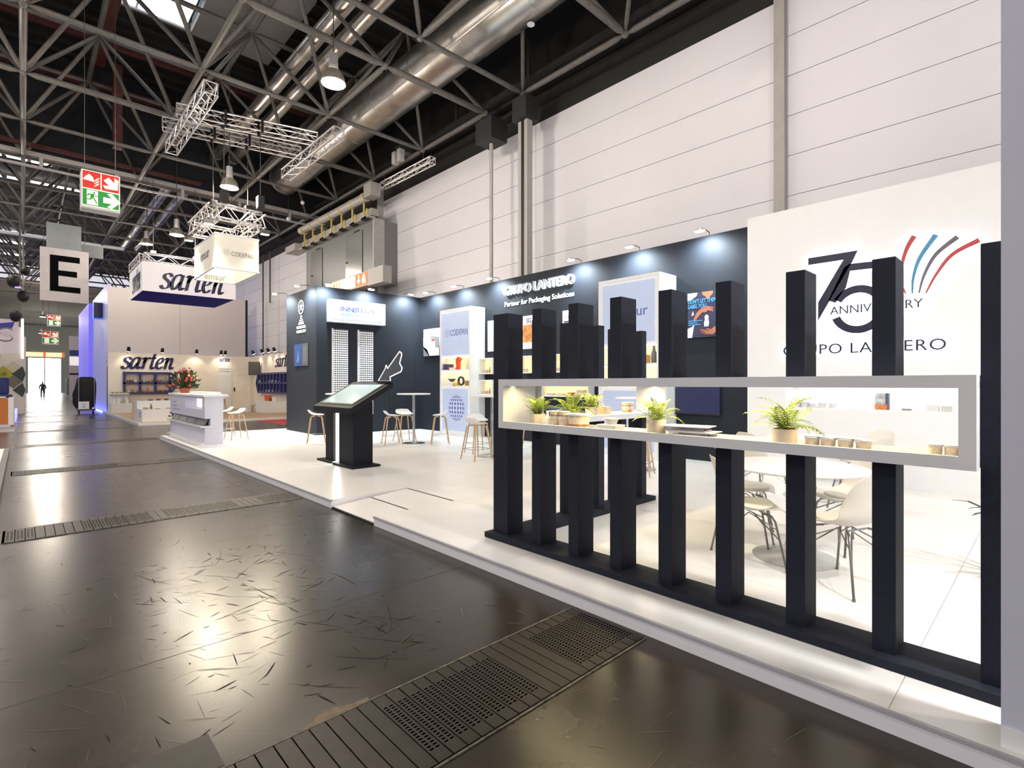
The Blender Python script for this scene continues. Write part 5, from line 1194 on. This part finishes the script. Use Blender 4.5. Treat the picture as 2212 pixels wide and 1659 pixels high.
for i, (x, y) in enumerate(((3.6, 23.7), (5.0, 23.7), (6.2, 23.7))):
    t = thing('flood_lamp', 'black flood lamp on the script sign truss, %s' % ('aisle end', 'middle', 'wall end')[i], 'lamp', (x, y, 6.52)); G().box(-.1, -.06, -.06, .1, .06, .06).obj('housing', BLACK, t); G().box(-.08, -.07, -.05, .08, -.06, .05).obj('lens', LENS, t); G().cyl((0, 0, .06), (0, 0, ZL - 6.52), .01, n=5).obj('cable', DSTEEL, t)

# ================================================================== NEIGHBOURING BOOTH
WOODF = mat('booth_oak_floor', (.52, .36, .20), .4, var=.18, scale=3); CRW = mat('booth_cream_wall', (.80, .73, .64), .55, var=.02); TLW = mat('tall_wall_pale', (.72, .66, .66), .55, var=.015)
nb = G().box(3.0, 22.6, 0, 10.3, 33.2, .10).obj('floor_neighbour', WHITE, kind='structure'); G().box(3.06, 22.66, .10, 10.3, 33.2, .112).obj('boards', WOODF, nb)
G().box(3.2, 34.0, 0, 9.83, 34.12, 6.6).obj('wall_tall', TLW, kind='structure'); 
w_ = bpy.data.objects['wall_tall']; G().box(6.4, 33.99, 3, 6.42, 34.0, 6.6).obj('joint', mat('joint_grey', (.4, .36, .36), .6), w_); G().box(9.83, 33.98, 0, 9.95, 34.1, 6.6).obj('edge_profile', BLACK, w_)
LILW = mat('lilac_lit_wall', (.50, .50, .80), .5, emis=(.38, .40, 1.), es=.22); VIO = mat('violet_lit_wall', (.26, .22, .8), .5, emis=(.20, .17, 1.), es=.5)  # blue LED light on white walls, put into their colour and glow
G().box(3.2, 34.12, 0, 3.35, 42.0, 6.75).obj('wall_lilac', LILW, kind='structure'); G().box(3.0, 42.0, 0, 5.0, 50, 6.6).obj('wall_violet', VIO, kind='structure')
vs = G().box(2.96, 34.1, 0.02, 3.0, 41.9, .10).obj('light_strip', mat('blue_strip', (.1, .1, 1), .4, emis=(.10, .14, 1.), es=9.), label='glowing blue light strip along the foot of the lilac wall', cat='light strip')
bs = thing('wall_sign', 'small blue lit block sign on the lilac wall', 'sign', (3.2, 36.4, 5.1)); G().box(-.4, 0, 0, 0, .35, .9).obj('block', mat('blue_block', (.05, .2, .8), .4, emis=(.03, .25, 1.), es=.6), bs); G().box(-.4, -.3, .05, -.02, 0, .85).obj('dark_side', NAVYINK, bs)
G().box(3.06, 32.4, .1, 9.9, 32.5, 3.08).obj('wall_neighbour', CRW, kind='structure'); wn = bpy.data.objects['wall_neighbour']
G().box(9.9, 22.7, .1, 10.0, 32.5, 3.15).obj('wall_neighbour_side', CRW, kind='structure')
G().box(7.95, 32.39, .1, 8.62, 32.4, 3.06).obj('column_strip', WHITE, wn)
dd = thing('door_2', None, None, (8.68, 32.38, .1), kind='structure'); G().box(0, 0, 0, .94, .02, 2.24).obj('leaf', mat('door_cream', (.84, .79, .68), .5), dd); G().box(.06, -.04, .98, .12, 0, 1.2).obj('handle', BLACK, dd)
for (a, b, c, e) in ((-.03, 0, 0, 2.27), (.94, .97, 0, 2.27), (-.03, .97, 2.24, 2.28)): G().box(a, -.012, c, b, .0, e).obj('frame', CRW, dd)
sn = thing('wall_lettering', 'dark blue script name on the cream wall of the neighbouring booth', 'lettering', (0, 32.4, 0)); sarten(FY, (3.55, -.002, 2.26), 2.3, .82, NAVYINK, sn, .03)
sn2 = thing('wall_lettering', 'small dark script name on the white strip beside the cream door', 'lettering', (0, 32.385, 0)); sarten(FY, (7.99, 0, 2.76), .55, .22, NAVYINK, sn2, .01)
text('SUPERMARKET', FY, (7.99, -.006, 2.33), .56, .05, GRI, sn2); text('OF PACKAGING', FY, (7.99, -.006, 2.20), .56, .05, GRI, sn2)
sn3 = thing('wall_lettering', 'dark script name on the side wall of the neighbouring booth', 'lettering', (9.9, 0, 0)); sarten(FX, (0, 29.1, 2.4), 2.6, .62, NAVYINK, sn3, .02)
# blue shelf units
SB = mat('shelf_blue', (.03, .035, .16), .4)
def pshelf(orig, fr, w, h, nx, label, cat, tipR):
    t = thing('wall_shelf', label, cat, orig); o = (0, 0, 0); dp = .22; n_ = Vector(fr[0]).cross(Vector(fr[1]))
    def bx(a, b, c, d_, m_, nm, e0=0., e1=dp): G().prism([(a, c), (b, c), (b, d_), (a, d_)], ((tuple(n_ * e0)), *fr), e1 - e0).obj(nm, m_, t)
    bx(0, w, 0, h, mat('shelf_back', (.70, .58, .50), .5), 'back', 0, .02)
    for k in range(3): bx(0, w, k * (h - .09) / 2, k * (h - .09) / 2 + .09, SB, 'shelf', .02)
    for k in range(nx + 1): bx(k * (w - .10) / nx, k * (w - .10) / nx + .10, .09, h - .09, SB, 'divider', .02)
    tip = [(w, 0), (w + .32, h / 2), (w, h), (w, h - .1), (w + .22, h / 2), (w, .1)] if tipR else [(0, 0), (-.32, h / 2), (0, h), (0, h - .1), (-.22, h / 2), (0, .1)]
    G().prism(tip, (tuple(n_ * .02), *fr), dp - .02).obj('pointed_end', SB, t)
    return t
pshelf((3.64, 32.4, .98), FY, 2.05, 1.14, 3, 'dark blue wall shelf with a pointed end under the large script name', 'shelf', True)
pshelf((9.9, 31.3, .98), FX, 4.6, 1.14, 9, 'dark blue wall shelf with a pointed end on the side wall', 'shelf', False)
rnd = random.Random(11)
CN = {(.35, .06, .05): 'dark red', (.5, .12, .06): 'red', (.06, .05, .08): 'black', (.55, .5, .45): 'pale grey', (.4, .3, .1): 'ochre', (.12, .2, .2): 'teal'}; KN = {'tub': 'tub', 'bottle': 'bottle', 'bowl': 'bowl', 'box': 'carton'}
GRPS = 'small packs in the blue wall shelves'
for i in range(3):
    for j in range(2):
        for k in range(4):
            c = rnd.choice(((.35, .06, .05), (.5, .12, .06), (.06, .05, .08), (.55, .5, .45), (.4, .3, .1), (.12, .2, .2)))
            kd_ = rnd.choice(('tub', 'bottle', 'bowl', 'box')); product(kd_, (3.86 + i * .65 + k * .14, 32.26, 1.075 + j * .525), c, '%s %s in the %s %s cell of the blue wall shelf' % (CN[c], KN[kd_], ('lower', 'upper')[j], ('aisle side', 'middle', 'end')[i]), 'package', rnd.uniform(.55, .85), GRPS)
for k in range(14):
    product(rnd.choice(('tub', 'bowl', 'box')), (9.78, 31.05 - (k % 7) * .5, 1.075 + (k // 7) * .525), rnd.choice(((.6, .6, .55), (.5, .5, .5), (.1, .12, .2))), 'small pack in the dark blue shelf on the side wall', 'package', .7, 'small packs in the side wall shelf')
def can_spot(x, y, z, d_, label, pw=26):
    t = thing('can_spotlight', label, 'spotlight', (x, y, z), group='black can spotlights on the neighbouring booth walls'); D = Vector(d_).normalized(); e = Vector((0, 0, 0))
    G().cyl(e - D * .16, e + D * .05, .065, .085, 12).obj('can', BLACK, t, smooth=True); G().cyl(e + D * .052, e + D * .06, .07, n=12).obj('lens', LENS, t); G().tube([tuple(e - D * .1), (0, .0, -.08), (.45 if abs(D.x) > .1 else 0, .5 if abs(D.y) > .1 else 0, -.11)], .012, 5).obj('arm', BLACK, t)
    lamp_light('SPOT', tuple(e + D * .09), t, pw, (1., .86, .62), direction=d_, angle=100, blend=.6, size=.05)
for i, (x, pw) in enumerate(((3.83, 26), (5.25, 26), (6.8, 26), (7.99, 20), (8.2, 20))): can_spot(x, 31.95, 3.2, (0, .42, -1), 'black can spotlight over the cream wall, ' + ('aisle end', 'end of the large script name', 'bare middle of the wall', 'over the white strip', 'beside the cream door')[i], pw)
for i, y in enumerate((31.4, 29.9, 28.9, 28.0)): can_spot(9.5, y, 3.25, (.45, 0, -1), 'black can spotlight on the side wall, ' + ('first from the cream door', 'second from the cream door', 'third from the cream door', 'fourth from the cream door')[i], 22)
sp = thing('wall_monitor', 'dark angled monitor in the corner by the cream door', 'monitor', (9.6, 31.6, 2.0), .6); G().box(-.05, -.35, 0, .05, .35, .78).obj('panel', mat('monitor_grey', (.08, .075, .07), .3), sp, bevel=.02)
# low counters
cs = thing('display_counter', 'white low display counter with dark script letters at the booth corner', 'counter', (0, 0, .112))
G().box(3.15, 22.95, 0, 5.6, 23.05, .45).obj('front', WHITE, cs); G().box(3.2, 23.05, 0, 5.6, 24.1, .38).obj('bed', WHITE, cs); G().box(3.15, 23.05, 0, 3.2, 24.1, .45).obj('side', WHITE, cs); G().box(3.15, 24.1, 0, 4.5, 24.7, .74).obj('step', WHITE, cs)
sarten(FY, (3.95, 22.95, .16), 1.05, .28, NAVYINK, cs, .012); G().prism([(0, 0), (.16, 0), (.16, .2), (0, .2)], ((3.15, 23.5, .15), *FX), .004).obj('label_print', mat('print_blue', (.25, .28, .55), .5), cs)
CN2 = {(.35, .25, .12): 'brown', (.45, .32, .15): 'tan', (.25, .06, .05): 'dark red', (.15, .14, .08): 'olive', (.5, .45, .35): 'cream'}
for k in range(26):
    c_ = rnd.choice(list(CN2)); kd_ = rnd.choice(('tub', 'box', 'bowl', 'bottle'))
    product(kd_, (3.35 + (k % 13) * .17, 23.25 + (k // 13) * .35, .492), c_, '%s %s in the %s row on the white corner counter' % (CN2[c_], KN[kd_], ('front', 'rear')[k // 13]), 'package', rnd.uniform(.5, .9), 'packs piled on the corner counter')
for k in range(5): product(rnd.choice(('tray', 'bowl')), (3.35 + k * .26, 24.35, .852), rnd.choice(((.12, .1, .09), (.3, .08, .06), (.5, .45, .4))), 'small dark pack on the upper step of the corner counter', 'package', .8, 'packs on the upper counter step')
cw = thing('display_block', 'white plinth with pale bottles standing against the cream wall', 'plinth', (3.3, 31.3, .112)); G().box(-.25, -.3, 0, .55, .4, .45).obj('block', WHITE, cw)
for k in range(4): product('bottle', (3.2 + k * .17, 31.3, .562), ((.7, .7, .6), (.75, .75, .7), (.3, .4, .15), (.7, .7, .65))[k], 'pale bottle on the white plinth by the cream wall', 'bottle', .9, 'bottles on the white plinth')
sf = thing('plinth_shelf', 'white shelf of green packs above the plinth by the cream wall', 'shelf', (3.3, 31.7, .112)); G().box(-.25, -.3, .88, .5, .2, .93).obj('board', WHITE, sf); G().box(-.25, .12, .45, .5, .2, .88).obj('support', WHITE, sf)
for k in range(4): product('bowl', (3.17 + k * .17, 31.62, 1.042), (.35, .42, .12), 'green pack on the white shelf above the plinth', 'package', .8, 'green packs above the plinth')
G().lathe([(.16, 0), (.17, .36), (.12, .42), (.001, .42)], n=16).obj('storage_tin', mat('tin_olive', (.40, .36, .10), .3), label='olive yellow tin beside the white plinth', cat='tin', loc=(4.2, 31.2, .112), smooth=True)
tb = thing('side_table', 'white table with red and white containers by the side wall', 'table', (8.9, 26.7, .112)); G().box(-.5, -.7, 0, .5, .7, .55).obj('block', WHITE, tb)
for k, (kd, dy, c, lb, s_) in enumerate((('tub', .45, (.75, .12, .03), 'orange red bucket on the white table by the side wall', 1.9), ('box', -.1, (.05, .04, .05), 'black carton on the white table by the side wall', 1.0), ('tub', -.45, (.8, .78, .74), 'white bucket on the white table by the side wall', 1.4))): product(kd, (8.9, 26.7 + dy, .662), c, lb, 'bucket' if kd == 'tub' else 'carton', s_)
for k, (x, y, c, lb) in enumerate(((8.2, 27.9, (.8, .8, .78), 'white bucket with a red band standing on the oak floor'), (8.75, 27.75, (.1, .13, .22), 'dark blue bucket standing on the oak floor'))): product('tub', (x, y, .112), c, lb, 'bucket', 2.6)
pshelf
t = thing('bar_stool_white', 'white chair seat and pale legs beside the booth counter of the neighbour', 'stool', (6.4, 25.4, .112)); G().lathe([(.2, .72), (.21, .76), (.001, .76)], n=16).obj('seat', WHITE, t, smooth=True)
for a in range(4): G().cyl((.12 * math.cos(a * PI / 2 + .7), .12 * math.sin(a * PI / 2 + .7), .72), (.22 * math.cos(a * PI / 2 + .7), .22 * math.sin(a * PI / 2 + .7), 0), .014, n=6).obj('leg', OAK, t)
G().box(6.9, 19.6, 0, 10.3, 22.55, .006).obj('red_carpet', mat('carpet_red', (.42, .045, .05), .9, var=.15, scale=30), label='red carpet strip on the floor between the two booths', cat='carpet')

# ================================================================== LEFT SIDE AND FAR END
lp_ = G().box(-4, 9.4, 0, -.30, 15.9, .08).obj('floor_left', WHITE, kind='structure'); G().box(-.30, 9.3, 0, -.22, 15.95, .085).obj('edge', mat('edge_dark', (.12, .12, .13), .5), lp_)
for k, y in enumerate((14.4, 15.2)): G().box(-.62, y, .08, -.36, y + .12, .15).obj('floor_socket', BLACK, label=('black floor box on the left platform, nearer the trench', 'black floor box on the left platform, nearer the orange counter')[k], cat='floor box')
oc = thing('orange_counter', 'orange brown counter with white leaflets at the left aisle edge', 'counter', (-.25, 24.6, 0)); G().box(-2.5, 0, 0, 0, 1.8, 1.0).obj('body', mat('counter_orange', (.55, .16, .035), .5), oc); G().box(-2.5, 0, 0, -.06, -.03, .12).obj('plinth', GREYW, oc); G().box(-.12, -.02, .1, .02, 1.9, 1.02).obj('white_edge', WHITE, oc)
G().box(-2.3, .2, 0, 0, 1.6, .03).obj('leaflet_stack', WHITE, label='white leaflets lying on the orange counter', cat='leaflets', loc=(-.45, 24.6, 1.02))
bl = thing('blue_bench', 'dark blue upholstered bench behind the orange counter', 'bench', (-.3, 27.0, 0)); G().box(-2.5, 0, 0, 0, 1.2, 1.1).obj('seat', mat('bench_blue', (.015, .03, .16), .6), bl, bevel=.05); G().box(-2.5, 1.0, 1.1, -.1, 1.3, 1.75).obj('back', MATS['bench_blue'], bl, bevel=.05)
G().box(-3, 22.4, 0, -.2, 32, .03).obj('floor_left_far', mat('left_carpet', (.45, .45, .47), .6), kind='structure')
wl = G().box(-4, 36, 0, .10, 36.1, 3.9).obj('wall_left', CRW, kind='structure')
ds = thing('diamond_panel', 'wall graphic of green and dark diamonds on the left cream wall', 'wall graphic', (0, 35.995, 0))
for k, (x, z, s_, c) in enumerate(((-.72, 2.0, .42, (.45, .42, .05)), (-.02, 2.0, .40, (.03, .06, .05)), (-.36, 1.62, .34, (.20, .16, .12)), (-.36, 2.36, .3, (.7, .6, .4)), (-.02, 1.2, .36, (.03, .06, .05)), (-1.1, 1.6, .34, (.3, .1, .06)))):
    q = [(-s_, 0), (0, -s_), (min(s_, .09 - x), 0) if x > -.2 else (s_, 0), (0, s_)]
    G().prism(q, ((x, 0, z), *FY), .012 + .003 * k).obj('diamond', mat('diamond_%d' % k, c, .4), ds)
text('10', FY, (-.86, -.05, 1.92), .26, .16, mat('olive_ink', (.12, .12, .02), .5), ds)
wt = thing('wall_lettering', 'faded brown slogan lines on the left cream wall', 'lettering', (0, 36, 0)); BRI = mat('brown_ink', (.30, .24, .18), .5)
text('and Team', FY, (-.95, -.006, 3.02), .88, .13, BRI, wt); text('of Supply', FY, (-.95, -.006, 2.80), .80, .13, mat('pale_brown_ink', (.52, .44, .34), .5), wt)
ls_ = thing('hanging_sign', 'pale box sign with an outlined letter and a blue corner at the left edge', 'sign', (0, 30, 0)); G().box(-2.4, 0, 2.78, -.06, 1.2, 4.2).obj('box', mat('left_sign', (.72, .62, .66), .6, emis=(1., .85, .9), es=.1), ls_); text('S', FY, (-.74, -.01, 3.25), .44, .6, mat('outline_grey', (.25, .22, .28), .5), ls_); text('S', FY, (-.70, -.02, 3.31), .36, .48, mat('letter_pale', (.85, .80, .84), .5), ls_, name='letter_inside')
G().prism([(0, 0), (.5, .1), (.42, -.16), (0, -.3)], ((-.75, 0, 4.0), *FY), .012).obj('blue_corner', mat('corner_blue', (.04, .05, .45), .5), ls_); G().box(-.06, -.05, 2.6, .02, 1.2, 4.25).obj('light_edge', mat('edge_glow', (1, .95, .85), .5, emis=(1., .95, .82), es=1.6), ls_)
G().prism([(0, 0), (.65, 0), (.65, -.28), (.2, -.28)], ((-.72, .01, 2.78), *FY), .02).obj('lower_band', CRW, ls_)
vb = G().box(-.28, 27.6, 0, -.2, 34, .35).obj('light_strip', mat('violet_strip', (.3, .3, 1), .4, emis=(.22, .22, 1.), es=2.5), label='violet light strip at the foot of the left booth', cat='light strip')
# covered trolley
ca = thing('covered_trolley', 'wheeled trolley covered by a black cloth beside the lilac wall', 'trolley', (2.32, 33.9, 0))
G().box(-.36, -.3, .16, .36, .3, .24).obj('platform', DSTEEL, ca)
for sx in (-1, 1):
    for sy in (-1, 1): G().cyl((sx * .28 - .02, sy * .24, .08), (sx * .28 + .02, sy * .24, .08), .08, n=14).obj('wheel', BLACK, ca)
    G().tube([(sx * .3, -.31, .24), (sx * .3, -.31, 1.80)], .02, 8).obj('rail', STEEL, ca)
prof = [(.33, .24), (.36, .5), (.38, 1.0), (.38, 1.5), (.34, 1.78), (.2, 1.86), (.001, 1.86)]
g = G(); v = []; nn = 24; rnd2 = random.Random(3)
for i, (r, z) in enumerate(prof):
    for k in range(nn):
        a = 2 * PI * k / nn; cx_ = r * max(-1, min(1, 1.25 * math.cos(a))); cy_ = .28 * max(-1, min(1, 1.25 * math.sin(a))) * (r / .38); f_ = 1 + .05 * math.sin(k * 2.4 + i)
        bul = .26 * max(0, -math.cos(a)) ** 3 * math.exp(-((z - .75) / .35) ** 2)
        v.append((cx_ * f_ - bul, cy_ * f_, z + (.12 if z < .3 and k % 3 == 0 else 0)))
f = [(i * nn + k, i * nn + (k + 1) % nn, (i + 1) * nn + (k + 1) % nn, (i + 1) * nn + k) for i in range(len(prof) - 1) for k in range(nn)]
g.add(v, f).obj('black_cloth', mat('cloth_black', (.005, .005, .006), .8, bump=.3, bscale=8), ca, smooth='all')
lbp = G().box(-.32, -.35, .24, .1, -.33, .62).obj('label_sheet', WHITE, ca); text('TRUCK', FY, (-.2, -.352, .46), .18, .05, BLACK, lbp); text('08', FY, (-.16, -.352, .32), .1, .06, BLACK, lbp)
t = thing('notice_board', 'small upright notice on the lilac wall end beside the trolley', 'notice', (3.19, 33.6, 0)); G().box(-.04, 0, 0, 0, .35, 2.9).obj('post', GREYP, t); G().box(-.06, 0, 2.4, -.04, .3, 2.85).obj('sheet', WHITE, t); text('74', FX, (-.064, .25, 2.6), .18, .12, BLACK, t)
# far end wall with gate
EW_ = mat('end_wall_sage', (.42, .44, .40), .6, var=.02)
g = G(); g.box(-40, 119, 0, .5, 119.4, 11.5); g.box(4.9, 119, 0, 30, 119.4, 11.5); g.box(.5, 119, 6.0, 4.9, 119.4, 11.5); g.obj('wall_far', EW_, kind='structure')
gt = thing('window_1', None, None, (.5, 119, 0), kind='structure'); DAY = mat('daylight_pane', (1, 1, 1), .3, emis=(1., .98, .92), es=13.)
for i in range(2):
    for (z0, z1) in ((0.05, 3.4), (3.5, 5.9)): G().box(.12 + i * 2.15, .1, z0, 2.1 + i * 2.15, .13, z1).obj('pane', DAY, gt)
for x in (0, 2.12, 4.3): G().box(x, 0, 0, x + .1, .2, 6.0).obj('mullion', GREYP, gt)
for z in (3.4, 5.9): G().box(0, 0, z, 4.4, .2, z + .1).obj('transom', GREYP, gt)
ghs = thing('gate_sign', 'orange and cream lit strip sign above the far gate', 'sign', (.0, 118.9, 6.15)); G().box(0, 0, 0, 5.2, .08, .75).obj('strip', CREAM, ghs); 
for x in (0, 2.5, 4.9): G().box(x, -.01, 0, x + .3, 0, .75).obj('orange_cell', ORG, ghs)
fs_ = thing('far_booth', 'lilac booth front with blue and black bands beyond the violet wall', 'booth', (3.1, 62, 0)); G().box(0, 0, 0, 4, 1, 5.9).obj('front', mat('far_lilac', (.55, .50, .56), .6), fs_)
for (z0, z1, m_) in ((4.1, 4.6, mat('band_blue', (.03, .03, .25), .5)), (3.2, 4.0, mat('band_white', (.9, .9, .88), .5, emis=(1, .97, .9), es=.5)), (2.35, 2.5, BLACK)): G().box(-.03, -.04, z0, 4, 0, z1).obj('band', m_, fs_)
G().box(4.6, 100, 0, 6.2, 101, 2.3).obj('green_kiosk', mat('kiosk_green', (.10, .14, .11), .6), label='dark green kiosk standing beside the far gate', cat='kiosk')
# person walking near the gate
pr = bpy.data.meshes.new('body')
J = [(0, 0, .95), (0, 0, 1.15), (0, 0, 1.38), (0, 0, 1.50), (0, -.01, 1.58), (0, -.02, 1.68), (0, -.02, 1.75), (-.17, 0, 1.40), (-.26, .02, 1.12), (-.22, -.10, .90), (.17, 0, 1.40), (.27, -.02, 1.14), (.25, -.12, .92), (-.09, 0, .90), (-.11, -.10, .50), (-.10, .02, .08), (-.10, -.12, .04), (.09, 0, .90), (.11, .06, .50), (.11, .26, .12), (.11, .16, .05)]
E_ = [(0, 1), (1, 2), (2, 3), (3, 4), (4, 5), (5, 6), (2, 7), (7, 8), (8, 9), (2, 10), (10, 11), (11, 12), (0, 13), (13, 14), (14, 15), (15, 16), (0, 17), (17, 18), (18, 19), (19, 20)]
R_ = [.15, .14, .17, .06, .08, .10, .06, .085, .06, .042, .085, .06, .042, .11, .075, .05, .045, .11, .075, .05, .045]
pr.from_pydata(J, E_, []); po = link('person', pr, mat('dark_clothes', (.045, .055, .045), .8), label='person in dark clothes walking towards the bright far gate', cat='person', loc=(1.5, 74, 0))
sk_ = po.modifiers.new('skin', 'SKIN'); 
for i, sv in enumerate(pr.skin_vertices[0].data if pr.skin_vertices else []): sv.radius = (R_[i], R_[i])
ss_ = po.modifiers.new('sub', 'SUBSURF'); ss_.levels = 1; ss_.render_levels = 1
